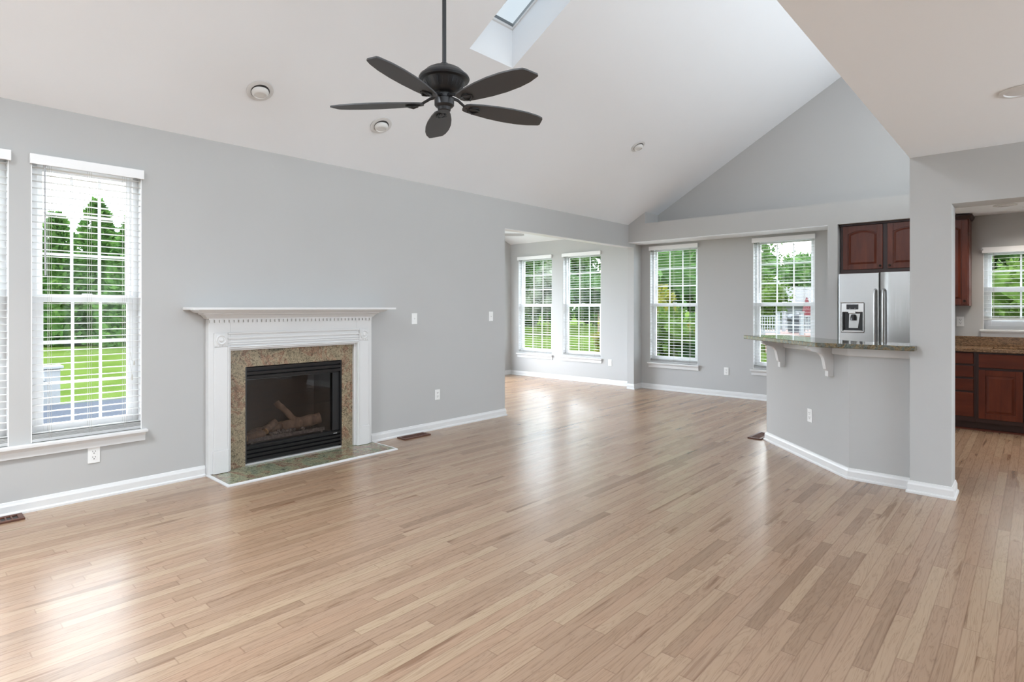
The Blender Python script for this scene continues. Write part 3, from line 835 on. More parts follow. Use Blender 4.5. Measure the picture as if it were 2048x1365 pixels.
# gas insert
fi = empty('gas_fireplace', (-5.0, 2.5285, 0)); tag(fi, 'black gas fireplace insert with louvres, smoked glass and logs', 'fireplace')
def fl_(mb): return shift(mb, (5.0, -2.5285, 0))
a0, a1, b0, b1 = 2.074, 2.983, .0335, .851
bx = MB()
bx.slab(a0, a1, b0, b1, [(2.10, 2.957, .175, .735)], -4.965, -4.985, 'x')
fl_(bx).build('face_frame', M['black'], fi)
bk = MB()
X0, X1 = -5.40, -4.985
t_ = .02
bk.box(X0-.02, X0, a0+.01, a1-.01, b0+.01, b1-.01).box(X0, X1, a0+.01, a0+.03, b0+.01, b1-.01).box(X0, X1, a1-.03, a1-.01, b0+.01, b1-.01)
bk.box(X0, X1, a0+.03, a1-.03, b0+.01, .15).box(X0, X1, a0+.03, a1-.03, .76, b1-.01)
fl_(bk).build('firebox', M['firebox'], fi)
for zc in (.833, .795, .760):
    lv = MB().prism([(-4.945, zc-.016), (-4.930, zc-.012), (-4.926, zc+.012), (-4.945, zc+.016), (-4.963, zc+.010), (-4.963, zc-.006)], 'y', a0+.012, a1-.012)
    lv.v = [(x, y, z) for (x, y, z) in lv.v]
    fl_(lv).build('louvre', M['black'], fi)
for zc in (.165, .130, .095, .060):
    fl_(MB().prism([(-4.945, zc-.014), (-4.930, zc-.010), (-4.926, zc+.009), (-4.945, zc+.013), (-4.963, zc+.008), (-4.963, zc-.006)], 'y', a0+.012, a1-.012)).build('louvre', M['black'], fi)
fl_(MB().box(-4.964, -4.928, a0, a0+.011, b0, b1)).build('side_rail', M['black'], fi)
fl_(MB().box(-4.964, -4.928, a1-.011, a1, b0, b1)).build('side_rail', M['black'], fi)
fl_(MB().box(-4.964, -4.950, 2.90, a1-.012, .185, .735)).build('side_panel', M['black'], fi)
fl_(MB().box(-4.975, -4.971, 2.092, 2.965, .170, .74)).build('glass_door', M['fireglass'], fi)
lg = MB().box(-4.926, -4.9250, 2.895, 2.934, .1585, .1625)
lw_ = MB()
for k in range(9):
    yy = 2.897+k*.0042
    lw_.box(-4.9258, -4.9248, yy, yy+.0028, .158+(.001 if k % 3 else 0), .1635+(.0008 if k in (0, 5) else 0))
fl_(lw_).build('brand_plate', M['plate'], fi)
def logm(p0, p1, r, seed):
    rs = random.Random(seed)
    p0, p1 = Vector(p0), Vector(p1)
    n = 9
    pts, rr = [], []
    for i in range(n):
        t = i/(n-1)
        q = p0.lerp(p1, t) + Vector((rs.uniform(-.006, .006), rs.uniform(-.004, .004), rs.uniform(-.006, .006)))
        pts.append(q); rr.append(r*rs.uniform(.88, 1.1))
    return MB().tube(pts, rr, 14)
logs = [((-5.10, 2.18, .235), (-5.18, 2.55, .26), .042, 'long split log at the rear'), ((-5.05, 2.13, .225), (-5.06, 2.29, .235), .036, 'short log with orange end'),
        ((-5.15, 2.50, .25), (-5.06, 2.83, .30), .055, 'thick pale log'), ((-5.20, 2.47, .48), (-5.10, 2.63, .27), .028, 'leaning branch log'),
        ((-5.07, 2.31, .255), (-5.13, 2.43, .31), .034, 'small crossed log')]
for i, (p0, p1, r, lab) in enumerate(logs):
    lo = fl_(logm(p0, p1, r, i)).build('log', M['log'], fi, smooth=True)
    if i in (1, 4):
        q = Vector(p0); d = (Vector(p0)-Vector(p1)).normalized()
        e = MB().tube([q+d*.0005, q+d*.006], [r*.95, r*.8], 12)
        fl_(e).build('log_end', M['logend'], lo)
gr = MB()
for k in range(7):
    yy = 2.16+k*.11
    gr.box(-5.22, -5.03, yy-.006, yy+.006, .195, .207)
gr.box(-5.035, -5.023, 2.14, 2.86, .185, .215).box(-5.03, -5.02, 2.16, 2.18, .151, .19).box(-5.03, -5.02, 2.82, 2.84, .151, .19)
fl_(gr).build('grate', M['ember'], fi)
em = MB()
for k in range(60):
    x, y, r = -5.03-random.random()*.12, 2.35+random.random()*.35, .008+random.random()*.012
    em.lathe([(.001, -r*.7), (r*.8, -r*.4), (r, 0), (r*.7, r*.5), (.001, r*.7)], (x, y, .212+r), 6)
fl_(em).build('ember_bed', M['ember'], fi)

# ------------------------------------------------------------ ceiling fan
FC = Vector((-2.547, 2.2115, 0)); FZ = 2.5415
fan = empty('ceiling_fan', (FC.x, FC.y, FZ)); tag(fan, 'black five-blade ceiling fan on a long rod from the vault', 'ceiling fan')
zc = zv(FC.x)
MB().lathe([(.012, .20), (.012, zc-FZ-.05)], (0, 0, 0), 16).build('downrod', M['fan'], fan, smooth=True)
MB().lathe([(.001, zc-FZ-.06), (.03, zc-FZ-.06), (.065, zc-FZ-.02), (.07, zc-FZ+.04)], (0, 0, 0), 28).build('ceiling_canopy', M['fan'], fan, smooth=True)
MB().lathe([(.013, .235), (.022, .232), (.026, .212), (.050, .205), (.078, .198), (.082, .201), (.105, .188), (.109, .184), (.130, .164), (.143, .154), (.148, .142), (.143, .132), (.122, .128), (.117, .120),
            (.106, .098), (.092, .078), (.078, .066), (.050, .060)], (0, 0, 0), 48).build('motor_housing', M['fan'], fan, smooth=True)
rb = MB()
for k in range(24):
    a = 2*PI*k/24
    c, s = math.cos(a), math.sin(a)
    rb.tube([(c*.1155, s*.1155, .118), (c*.1055, s*.1055, .098), (c*.092, s*.092, .078)], [.003, .004, .002], 6)
rb.build('cooling_fins', M['fan'], fan)
MB().lathe([(.048, .062), (.040, .056), (.040, .030), (.050, .028), (.057, .022), (.057, -.012), (.050, -.020), (.040, -.024), (.037, -.042), (.032, -.046), (.001, -.046)], (0, 0, 0), 36).build('switch_housing', M['fan'], fan, smooth=True)
pitch = math.radians(9)
def blade_pt(a, r, s, dz=0):
    ca, sa = math.cos(a), math.sin(a)
    return (ca*r - sa*s*math.cos(pitch), sa*r + ca*s*math.cos(pitch), -s*math.sin(pitch) + dz)
for k in range(5):
    a = math.radians(216.38 + 72*k)
    outline = [(.125, -.016), (.130, -.032), (.150, -.045), (.22, -.062), (.32, -.077), (.42, -.084), (.52, -.081), (.60, -.068), (.645, -.052), (.655, -.040),
               (.678, .030), (.672, .042), (.60, .066), (.52, .079), (.42, .083), (.32, .077), (.22, .062), (.150, .046), (.130, .034), (.125, .018)]
    n = len(outline)
    b = MB()
    b.add([blade_pt(a, r, s, .004) for r, s in outline] + [blade_pt(a, r, s, -.004) for r, s in outline],
          [tuple(range(n)), tuple(range(n, 2*n))[::-1]] + [(i, (i+1) % n, n+(i+1) % n, n+i) for i in range(n)])
    bo = b.build('blade', M['blade'], fan)
    ir = MB()
    ir.tube([blade_pt(a, .04, 0, .040), blade_pt(a, .085, -.004, .030), blade_pt(a, .13, 0, .004), blade_pt(a, .17, 0, -.008)], [.011, .009, .008, .008], 8)
    pl = [(.15, 0), (.165, -.022), (.19, -.032), (.215, -.026), (.225, 0), (.215, .026), (.19, .032), (.165, .022)]
    n = len(pl)
    ir.add([blade_pt(a, r, s, -.0045) for r, s in pl] + [blade_pt(a, r, s, -.011) for r, s in pl],
           [tuple(range(n)), tuple(range(n, 2*n))[::-1]] + [(i, (i+1) % n, n+(i+1) % n, n+i) for i in range(n)])
    for sg in (-1, 1):
        ir.tube([blade_pt(a, .16, .015*sg, -.010), blade_pt(a, .19, .028*sg, -.016), blade_pt(a, .215, .016*sg, -.012), blade_pt(a, .23, .0, -.008)], [.005, .006, .005, .003], 6)
    ir.build('blade_iron', M['fan'], bo, smooth=True)

# ------------------------------------------------------------ ceiling lights
def eyeball(loc_, label, r=.098):
    tilt = -math.atan(SL)
    o = empty('recessed_light', loc_, ry=tilt); tag(o, label, 'ceiling light', 'eyeball ceiling lights on the vault')
    MB().lathe([(r*.66, .004), (r*.70, -.010), (r, -.007), (r, -.0005), (r*.66, -.0005)], (0, 0, 0), 40).build('trim_ring', M['ring'], o, smooth=True)
    e = MB().lathe([(.0005, -.0), (.062, -.001), (.064, -.012), (.060, -.024), (.050, -.036), (.046, -.037), (.044, -.030), (.0005, -.030)], (0, 0, 0), 36)
    # the eyeball is swivelled toward the floor
    q = MB(); q.v = []
    ca, sa = math.cos(math.radians(24)), math.sin(math.radians(24))
    q.v = [(x*ca + z*sa + .0, y, -x*sa*.55 + z*ca - .004) for x, y, z in e.v]; q.f = e.f
    q.build('eyeball', M['lens'], o, smooth=True)
    MB().lathe([(.0655, -.0012), (.0675, -.0125), (.0655, -.0125)], (0, 0, 0), 36).build('shadow_gap', M['slot'], o)
    return o
eyeball((-4.400, 1.962, zv(-4.400)-.001), 'white eyeball light on the vault, above the mantel, leftmost of three')
eyeball((-4.406, 3.069, zv(-4.406)-.001), 'white eyeball light on the vault just below the fan blades')
eyeball((-3.734, 6.475, zv(-3.734)-.001), 'small white eyeball light on the vault nearest the dining windows', .094)
def downlight(x, y, z, r, label, mat, power=0):
    o = empty('recessed_downlight', (x, y, z)); tag(o, label, 'ceiling light')
    MB().lathe([(r*.78, -.001), (r*.80, -.009), (r*.98, -.007), (r, -.001)], (0, 0, 0), 36).build('trim_ring', M['ring'], o, smooth=True)
    MB().lathe([(r*.79, -.001), (r*.72, -.0035), (r*.40, -.006), (.001, -.007)], (0, 0, 0), 36).build('lens', mat, o, smooth=True)
    if power:
        d = bpy.data.lights.new('downlight_lamp', 'SPOT'); d.energy = power; d.spot_size = 2.4; d.spot_blend = 1; d.shadow_soft_size = .07; d.color = (1, .93, .84)
        lo = bpy.data.objects.new('lamp', d); COL.objects.link(lo); lo.location = (x, y, z-.02)
downlight(-.045, 3.885, ZC, .10, 'round recessed light in the flat ceiling at the right edge', M['ring'])
downlight(-.24, 7.95, 2.432, .10, 'unlit round recessed fitting in the kitchen ceiling near the cabinet, spot added', M['ring'], 36)  # spot added under this unlit fitting to brighten the kitchen
downlight(-.02, 8.22, 2.432, .09, 'lit round recessed light in the kitchen ceiling over the sink', M['lit'], 36)
downlight(.9, 6.6, 2.432, .10, 'added round recessed light in the kitchen ceiling, outside the picture', M['lit'], 105)  # unseen lamp added to lift the kitchen brightness

# sunroom fan tip seen under the header
sf = empty('ceiling_fan', (-6.40, 6.34, 2.495)); tag(sf, 'second fan in the sunroom, one grey blade tip under the header', 'ceiling fan')
MB().lathe([(.012, .0), (.012, .98)], (0, 0, 0), 12).build('downrod', M['trim'], sf, smooth=True)
MB().lathe([(.03, .12), (.09, .08), (.12, .0), (.09, -.06), (.05, -.10), (.001, -.11)], (0, 0, 0), 28).build('motor_housing', M['trim'], sf, smooth=True)
for k in range(5):
    a = math.radians(42.3+72*k)
    ol = [(.12, -.03), (.2, -.055), (.45, -.065), (.60, -.06), (.65, -.03), (.655, .03), (.61, .06), (.45, .065), (.2, .055), (.12, .03)]
    n = len(ol)
    b = MB().add([blade_pt(a, r, s, .003) for r, s in ol] + [blade_pt(a, r, s, -.003) for r, s in ol],
          [tuple(range(n)), tuple(range(n, 2*n))[::-1]] + [(i, (i+1) % n, n+(i+1) % n, n+i) for i in range(n)])
    b.build('blade', M['wand'], sf)

# ------------------------------------------------------------ outlets and switches
def plate(name, loc_, rz, label, cat, group, kind_):
    """local X along the wall, local -Y out of the wall"""
    o = empty(name, loc_, rz); tag(o, label, cat, group)
    MB().box(-.036, .036, -.006, -.0005, -.058, .058).build('cover_plate', M['plate'], o, bevel=.002)
    if kind_ == 'outlet':
        for s in (-1, 1):
            f = MB().prism([(-.017, -.012+s*.020), (-.012, -.016+s*.020), (.012, -.016+s*.020), (.017, -.012+s*.020), (.017, .012+s*.020), (.012, .016+s*.020), (-.012, .016+s*.020), (-.017, .012+s*.020)], 'y', -.0085, -.006)
            ro = f.build('receptacle', M['plate'], o)
            MB().box(-.009, -.006, -.0092, -.0086, .000+s*.020, .010+s*.020).box(.006, .009, -.0092, -.0086, .000+s*.020, .010+s*.020).box(-.003, .003, -.0092, -.0086, -.011+s*.020, -.005+s*.020).build('slot', M['slot'], ro)
    else:
        MB().box(-.006, .006, -.0075, -.006, -.013, .013).build('switch_frame', M['plate'], o)
        MB().prism([(-.0075, -.004), (-.0175, .004), (-.0165, .009), (-.0075, .006)], 'x', -.004, .004).build('toggle', M['plate'], o)
    return o
og = 'white wall outlets'
plate('wall_outlet', (XL, 1.020, .311), LW, 'white outlet on the left wall under the tall window', 'outlet', og, 'outlet')
plate('wall_outlet', (XL, 4.182, .384), LW, 'white outlet on the long wall, low between fireplace and opening', 'outlet', og, 'outlet')
plate('wall_outlet', (-5.552, YB-.004, .385), 0, 'white outlet on the sunroom wall beside its right window', 'outlet', og, 'outlet')
plate('wall_outlet', (-3.483, YB, .388), 0, 'white outlet between the two dining recess windows', 'outlet', og, 'outlet')
plate('wall_outlet', (-.668, YB, 1.19), 0, 'white outlet above the kitchen backsplash beside the opening', 'outlet', og, 'outlet')
plate('light_switch', (XL, 3.861, 1.235), LW, 'white toggle switch just right of the mantel shelf', 'light switch', 'toggle switches on the long wall', 'switch')
plate('light_switch', (XL, 5.033, 1.248), LW, 'white toggle switch beside the sunroom opening', 'light switch', 'toggle switches on the long wall', 'switch')

# ------------------------------------------------------------ floor vents
def vent(x, y, rz, label, n=10, wood=True, ln=.34, wd=.135):
    o = empty('floor_vent', (x, y, 0), rz); tag(o, label, 'floor vent', 'brown floor vents')
    h = .012
    a, b = wd/2, ln/2
    f = MB()
    f.box(-a, -a+.028, -b, b, .0006, h).box(a-.028, a, -b, b, .0006, h).box(-a+.028, a-.028, -b, -b+.028, .0006, h).box(-a+.028, a-.028, b-.028, b, .0006, h)
    f.box(-a+.028, a-.028, -.006, .006, .0006, h)
    for k in range(1, n):
        yy = -b+.028 + (2*b-.056)*k/n
        f.box(-a+.028, a-.028, yy-.004, yy+.004, .0006, h-.001)
    f.build('grille', M['ventwood'], o, bevel=.0015)
    MB().box(-a+.02, a-.02, -b+.02, b-.02, .0004, .002).build('duct', M['slot'], o)
vent(-4.838, .435, 0, 'brown wooden floor vent under the left windows, cut by the edge', n=11, ln=.38)
vent(-4.825, 3.775, 0, 'dark brown floor vent by the baseboard right of the fireplace', n=12)
vent(-2.145, 6.235, 0, 'reddish brown floor vent at the corner of the breakfast bar', n=12, ln=.36)

# ------------------------------------------------------------ breakfast bar
PZ = 1.040
n45 = Vector((-1, -1)).normalized(); t45 = Vector((-1, 1)).normalized()
A, B_, C_ = Vector((XR-.0006, 5.155)), Vector((-1.095, 5.155)), Vector((-2.035, 6.095))
D_ = C_ - n45*.12
E_ = Vector((-1.095+.05, 5.155+.12)); 
inner = Vector((-1.045, 5.275))
poly = [tuple(A), tuple(B_), tuple(C_), tuple(D_), (-1.0453, 5.275), (XR-.0006, 5.275)]
struct('wall_bar', MB().prism(poly, 'z', 0, PZ), M['wall'], 'angled grey half wall carrying the breakfast bar counter')
base('baseboard_bar', [tuple(Vector(A)), tuple(B_), tuple(C_), tuple(D_)][::-1], 'white baseboard along the angled half wall')
tb = [(0, .972), (.012, .972), (.018, .980), (.018, PZ-.0006), (0, PZ-.0006)]
struct('trim_1', MB().sweep(tb, [tuple(A), tuple(B_), tuple(C_), tuple(D_)][::-1]), M['trim'], 'white trim band under the bar counter', 'trim')
# counter
zt0, zt1 = PZ+.0004, PZ+.036
q1 = Vector((-1.285, 4.968)); q2 = q1 + t45*1.268
q3 = q2 - n45*.46
cpoly = [(XR+.045, 4.968), tuple(q1), tuple(q2), tuple(q3), tuple(q1 + Vector((.19, .46))), (XR-.001, 5.428), (XR-.001, YC0-.001), (XR+.045, YC0-.001)]
ct = MB().prism(cpoly, 'z', zt0, zt1)
tag(ct.build('bar_countertop', M['bargranite'], bevel=.005), 'polished dark green and brown granite bar counter, angled', 'countertop')
# corbels
def corbel(t, label):
    p = Vector((-1.095, 5.155)) + t45*t
    o = empty('corbel', (p.x, p.y, PZ), math.atan2(n45.y, n45.x)); tag(o, label, 'bracket', 'white brackets under the bar counter')
    # local X out of the wall, Y thickness
    curve = [(.019, -.0006), (.225, -.0006), (.225, -.022), (.205, -.030), (.19, -.046), (.165, -.050), (.13, -.058), (.105, -.075), (.088, -.100), (.078, -.135), (.072, -.170), (.066, -.195), (.050, -.210), (.050, -.255), (.001, -.255), (.001, -.070), (.019, -.070)]
    m = MB().prism(curve, 'y', -.022, .022)
    m.build('bracket_body', M['trim'], o, bevel=.002)
    MB().box(.0192, .215, -.030, .030, -.012, -.0008).build('top_plate', M['trim'], o, bevel=.002)
corbel(.985, 'white scrolled bracket under the bar counter, nearer the dining window')
corbel(.215, 'white scrolled bracket under the bar counter, nearer the pillar')
p = Vector((-1.095, 5.155)) + t45*.54
plate('wall_outlet', (p.x, p.y, .40), -PI/4 - 0.0, 'white outlet on the angled half wall of the bar', 'outlet', og, 'outlet')

# ------------------------------------------------------------ refrigerator
fx0, fx1, fy = -1.845, -.935, 8.15
rf = empty('refrigerator', ((fx0+fx1)/2, 8.4, 0)); tag(rf, 'stainless steel refrigerator with dispenser and long bar handles', 'refrigerator')
RX, RY = -(fx0+fx1)/2, -8.4
def rl(mb): return shift(mb, (RX, RY, 0))
xm = -1.400
rl(MB().box(fx0+.008, fx1-.008, 8.215, 8.655, .02, 1.765)).build('cabinet_body', M['wand'], rf, bevel=.004)
def door(x0_, x1_, z0_, z1_, hole=None):
    m = MB()
    if hole:
        m.slab(x0_, x1_, z0_, z1_, [hole], fy, fy+.058, 'y')
    else:
        m.box(x0_, x1_, fy, fy+.058, z0_, z1_)
    return m
# left door face with a gentle bow
def bowed(x0_, x1_, z0_, z1_, bow=.012, n=14):
    pts = []
    for i in range(n+1):
        t = i/n
        e = min(1, math.sin(PI*min(t, 1-t)*6/2)) if min(t, 1-t) < 1/6 else 1
        pts.append((x0_+(x1_-x0_)*t, fy + .012*(1-e) - bow*math.sin(PI*t)*.4))
    pts += [(x1_, fy+.058), (x0_, fy+.058)]
    return MB().prism(pts, 'z', z0_, z1_)
dh = (-1.812, -1.566, 1.048, 1.412)
pts_door = door(fx0, xm-.005, .72, 1.782, dh)
dl = rl(pts_door).build('door', M['steel'], rf, bevel=.008)
dr = rl(bowed(xm+.005, fx1, .72, 1.782)).build('door', M['steel'], rf, smooth=True)
rl(MB().box(fx0, fx1, fy, fy+.058, .09, .705)).build('freezer_drawer', M['steel'], rf, bevel=.008)
for nm, xh, par in (('handle', xm-.045, dl), ('handle', xm+.042, dr)):
    m = MB().tube([(xh, fy-.005, 1.575), (xh, fy-.045, 1.565), (xh, fy-.052, 1.52), (xh, fy-.055, 1.1), (xh, fy-.052, .82), (xh, fy-.045, .78), (xh, fy-.005, .77)], .0135, 14)
    rl(m).build(nm, M['steel'], par, smooth=True)
# dispenser
dp = MB()
dp.slab(dh[0]+.001, dh[1]-.001, dh[2]+.001, dh[3]-.001, [(-1.800, -1.578, 1.062, 1.300)], fy-.006, fy+.03, 'y')
rl(dp).build('dispenser_bezel', M['chrome'], dl, bevel=.003)
rl(MB().box(-1.800, -1.578, fy+.052, fy+.056, 1.062, 1.300).box(-1.800, -1.790, fy+.0302, fy+.052, 1.062, 1.30).box(-1.588, -1.578, fy+.0302, fy+.052, 1.062, 1.30).box(-1.79, -1.588, fy+.0302, fy+.052, 1.290, 1.30)).build('dispenser_recess', M['display'], dl)
rl(MB().prism([(-1.74, 1.10), (-1.64, 1.10), (-1.615, 1.28), (-1.735, 1.28)], 'y', fy+.040, fy+.052)).build('splash_panel', M['steel'], dl)
rl(MB().box(-1.79, -1.588, fy-.004, fy+.0515, 1.0625, 1.072)).build('drip_tray', M['steel'], dl)
rl(MB().box(-1.755, -1.625, fy-.0075, fy-.0062, 1.332, 1.395)).build('display_panel', M['display'], dl)
rl(MB().box(-1.72, -1.715, fy-.0085, fy-.0076, 1.342, 1.347).box(-1.665, -1.660, fy-.0085, fy-.0076, 1.342, 1.347)).build('indicator', M['plate'], dl)
rl(MB().box(-1.735, -1.655, fy-.012, fy+.03, 1.282, 1.318)).build('dispenser_spout', M['chrome'], dl, bevel=.004)
rl(MB().lathe([(.030, 0), (.030, .045), (.018, .075)], (-1.685, fy+.012, 1.195), 18)).build('dispenser_paddle', M['display'], dl, smooth=True)

# ------------------------------------------------------------ cabinets
def door_panel(x0_, x1_, z0_, z1_, y, arch=False, rail=.058, mat='cherry'):
    """raised panel door, front face at y (faces -y), thickness .02"""
    m = MB()
    m.box(x0_, x0_+rail, y, y+.02, z0_, z1_).box(x1_-rail, x1_, y, y+.02, z0_, z1_).box(x0_+rail, x1_-rail, y, y+.02, z0_, z0_+rail)
    a, b = x0_+rail, x1_-rail
    zt = z1_-rail
    if arch:
        n = 16
        low = [(a+(b-a)*i/n, zt-.045*(1-math.sin(PI*i/n))*1.0) for i in range(n+1)]
        m.prism([(a, z1_), *[(x, z) for x, z in low], (b, z1_)], 'y', y, y+.02)
        inner_top = low
    else:
        m.box(a, b, y, y+.02, zt, z1_)
        inner_top = [(a, zt), (b, zt)]
    m.box(a, b, y+.011, y+.018, z0_+rail, zt)
    e = .030
    ip = [(min(max(x, a+e), b-e), z-e) for x, z in inner_top]
    pan = [(a+e, z0_+rail+e), *ip, (b-e, z0_+rail+e)]
    m.prism(pan, 'y', y+.002, y+.012)
    e2 = .010
    pan2 = [(a+e2, z0_+rail+e2), *[(min(max(x, a+e2), b-e2), z-e2) for x, z in inner_top], (b-e2, z0_+rail+e2)]
    # bevel ring between the field and the rail
    n = len(pan)
    m.add([(x, y+.0105, z) for x, z in pan2] + [(x, y+.002, z) for x, z in pan], [(i, (i+1) % n, n+(i+1) % n, n+i) for i in range(n)])
    return m
def cab(name, x0_, x1_, yf, yb, z0_, z1_, label):
    o = empty(name, ((x0_+x1_)/2, (yf+yb)/2, z0_)); tag(o, label, 'cabinet')
    d = (-(x0_+x1_)/2, -(yf+yb)/2, -z0_)
    return o, d
# over the refrigerator
o, d = cab('wall_cabinet', -1.863, -.93, 8.35, YB, 1.80, 2.42, 'dark cherry cabinet with arched doors above the refrigerator')
shift(MB().box(-1.865, -.93, 8.35, YB-.002, 1.805, 2.418), d).build('carcass', M['darkwood'], o)
for (a, b, kx) in ((-1.835, -1.400, -1.425), (-1.350, -.945, -1.325)):
    dd = shift(door_panel(a, b, 1.838, 2.392, 8.329, True), d).build('door', M['cherry'], o, bevel=.002)
    shift(MB().lathe([(.006, 8.329), (.006, 8.320), (.014, 8.314), (.014, 8.308), (.001, 8.304)], (0, 0, 0), 16, 'y'), (d[0]+kx, d[1], d[2]+1.875)).build('knob', M['knob'], dd, smooth=True)
shift(MB().box(-1.865, -.93, 8.338, 8.3498, 1.790, 1.832), d).build('bottom_rail', M['darkwood'], o)
shift(MB().box(-1.868, -.93, 8.315, 8.3495, 2.398, 2.419), d).build('crown_strip', M['darkwood'], o)
# kitchen wall cabinet
o, d = cab('wall_cabinet', -.925, -.563, 8.34, YB, 1.376, 2.41, 'tall dark cherry wall cabinet left of the kitchen window')
shift(MB().box(-.925, -.563, 8.36, YB-.002, 1.376, 2.405), d).build('carcass', M['cherry'], o)
dd = shift(door_panel(-.915, -.573, 1.39, 2.36, 8.339, True), d).build('door', M['cherry'], o, bevel=.002)
shift(MB().lathe([(.006, 8.339), (.006, 8.330), (.014, 8.324), (.014, 8.318), (.001, 8.314)], (0, 0, 0), 16, 'y'), (d[0]-.605, d[1], d[2]+1.43)).build('knob', M['knob'], dd, smooth=True)
shift(MB().sweep([(0, 2.37), (.008, 2.37), (.028, 2.405), (.028, 2.418), (0, 2.418)], [(-.925, 8.352), (-.563, 8.352), (-.563, YB-.003)]), d).build('crown_moulding', M['darkwood'], o)
# base cabinets
o, d = cab('base_cabinet', -.925, -.487, 8.09, YB, 0, .87, 'cherry base cabinet with four stacked drawers')
shift(MB().box(-.925, -.4865, 8.092, YB-.002, .10, .868).box(-.925, -.4865, 8.16, YB-.002, .0006, .10), d).build('carcass', M['darkwood'], o)
for (za, zb) in ((.735, .858), (.590, .715), (.440, .568), (.155, .420)):
    dw = shift(MB().box(-.915, -.508, 8.072, 8.0915, za, zb), d).build('drawer', M['cherryh'], o, bevel=.006)
    shift(MB().lathe([(.006, 8.072), (.006, 8.062), (.013, 8.056), (.013, 8.050), (.001, 8.046)], (0, 0, 0), 14, 'y'), (d[0]-.71, d[1], d[2]+(za+zb)/2)).build('knob', M['knob'], dw, smooth=True)
o, d = cab('base_cabinet', -.486, .40, 8.09, YB, 0, .87, 'cherry sink cabinet with panelled doors under the kitchen window')
shift(MB().box(-.486, .40, 8.092, 8.11, .10, .868).box(-.486, -.468, 8.11, YB-.002, .10, .868).box(.382, .40, 8.11, YB-.002, .10, .868).box(-.486, .40, 8.16, 8.18, .0006, .10).box(-.468, .382, 8.11, YB-.002, .10, .118), d).build('carcass', M['darkwood'], o)
shift(MB().box(-.465, .38, 8.072, 8.0915, .700, .850), d).build('false_drawer', M['cherryh'], o, bevel=.006)
for (a, b) in ((-.465, -.102), (-.092, .38)):
    shift(door_panel(a, b, .145, .675, 8.071), d).build('door', M['cherry'], o, bevel=.002)
base2 = MB().sweep([(0, .0006), (.014, .0006), (.012, .016), (0, .02)], [(-.925, 8.159), (.40, 8.159)])
tag(base2.build('trim_2', M['cherryh']), 'thin cherry shoe strip at the cabinet toe kick', 'trim', kind='structure')
# worktop and splash
wt = MB()
wt.box(-.925, -.36, 8.045, YB-.002, .8705, .908).box(.30, .40, 8.045, YB-.002, .8705, .908).box(-.36, .30, 8.045, 8.13, .8705, .908).box(-.36, .30, 8.53, YB-.002, .8705, .908)
tag(wt.build('kitchen_worktop', M['kitgranite'], bevel=.004), 'brown speckled granite kitchen worktop over the cherry base cabinets', 'countertop')
tag(MB().box(-.925, .40, YB-.022, YB-.0005, .9085, 1.018).build('backsplash', M['kitgranite'], bevel=.002), 'brown granite backsplash strip below the kitchen window', 'backsplash')
sk_ = MB()
sk_.box(-.355, .295, 8.135, 8.525, .70, .705).box(-.36, -.355, 8.13, 8.53, .70, .8700).box(.295, .30, 8.13, 8.53, .70, .8700).box(-.355, .295, 8.13, 8.135, .70, .8700).box(-.355, .295, 8.525, 8.53, .70, .8700)
tag(sk_.build('kitchen_sink', M['steel']), 'undermount steel sink set in the brown worktop', 'sink')

# ------------------------------------------------------------ outdoors
GZ = -.80
tag(MB().add([(-700, -500, GZ), (500, -500, GZ), (500, 700, GZ), (-700, 700, GZ)], [(0, 1, 2, 3)]).build('lawn', M['grass'], fix=False), 'bright green lawn around the house', 'lawn', kind='structure')
dk = MB().box(-11.6, -5.06, -3.0, 2.9, -.35, -.2)
tag(dk.build('deck', M['deck']), 'blue grey board deck outside the left windows', 'deck')
po = empty('stair_post', (-12.15, 1.92, GZ)); tag(po, 'white post with sloping stair rail at the deck edge', 'post')
MB().box(-.11, .11, -.11, .11, 0, 1.14).build('post', M['fence'], po, bevel=.01)
MB().box(-.15, .15, -.15, .15, 1.1401, 1.19).build('post_cap', M['fence'], po, bevel=.01)
MB().tube([(.10, -.12, .95), (.55, -.75, 1.22)], .045, 8).build('handrail', M['fence'], po)
for k in range(4):
    MB().box(.12+k*.11, .16+k*.11, -.20-k*.15, -.16-k*.15, .0, .98+k*.065).build('baluster', M['fence'], po)

def leaves(n, fn, size, seed, core=None, spread=1.0, elong=1.6):
    """n small folded leaves (4 points) at fn(rng) -> point, outward direction"""
    r = np.random.default_rng(seed)
    mb = MB()
    vs, fs = [], []
    for i in range(n):
        p, o = fn(r)
        p = np.array(p); o = np.array(o)
        o = o + r.normal(0, .45*spread, 3); o /= np.linalg.norm(o)+1e-9
        t = np.cross(o, r.normal(0, 1, 3)); t /= np.linalg.norm(t)+1e-9
        s = size*(.6+.8*r.random())
        nn = np.cross(o, t)
        a = p; b = p + o*s*elong*.5 + t*s*.5 + nn*s*.12; c = p + o*s*elong; d = p + o*s*elong*.5 - t*s*.5 + nn*s*.12
        k = len(vs)
        vs += [tuple(a), tuple(b), tuple(c), tuple(d)]
        fs += [(k, k+1, k+2), (k, k+2, k+3)]
    mb.v, mb.f = vs, fs
    if core: core(mb, r)
    return mb
def blob(mb, c, rx, ry, rz, r, seg=12, rings=8):
    o = len(mb.v)
    for i in range(rings+1):
        ph = PI*i/rings
        for k in range(seg):
            th = 2*PI*k/seg
            j = .86+.28*r.random()
            mb.v.append((c[0]+rx*j*math.sin(ph)*math.cos(th), c[1]+ry*j*math.sin(ph)*math.sin(th), c[2]+rz*j*math.cos(ph)))
    for i in range(rings):
        for k in range(seg):
            k2 = (k+1) % seg
            mb.f.append((o+i*seg+k, o+i*seg+k2, o+(i+1)*seg+k2, o+(i+1)*seg+k))
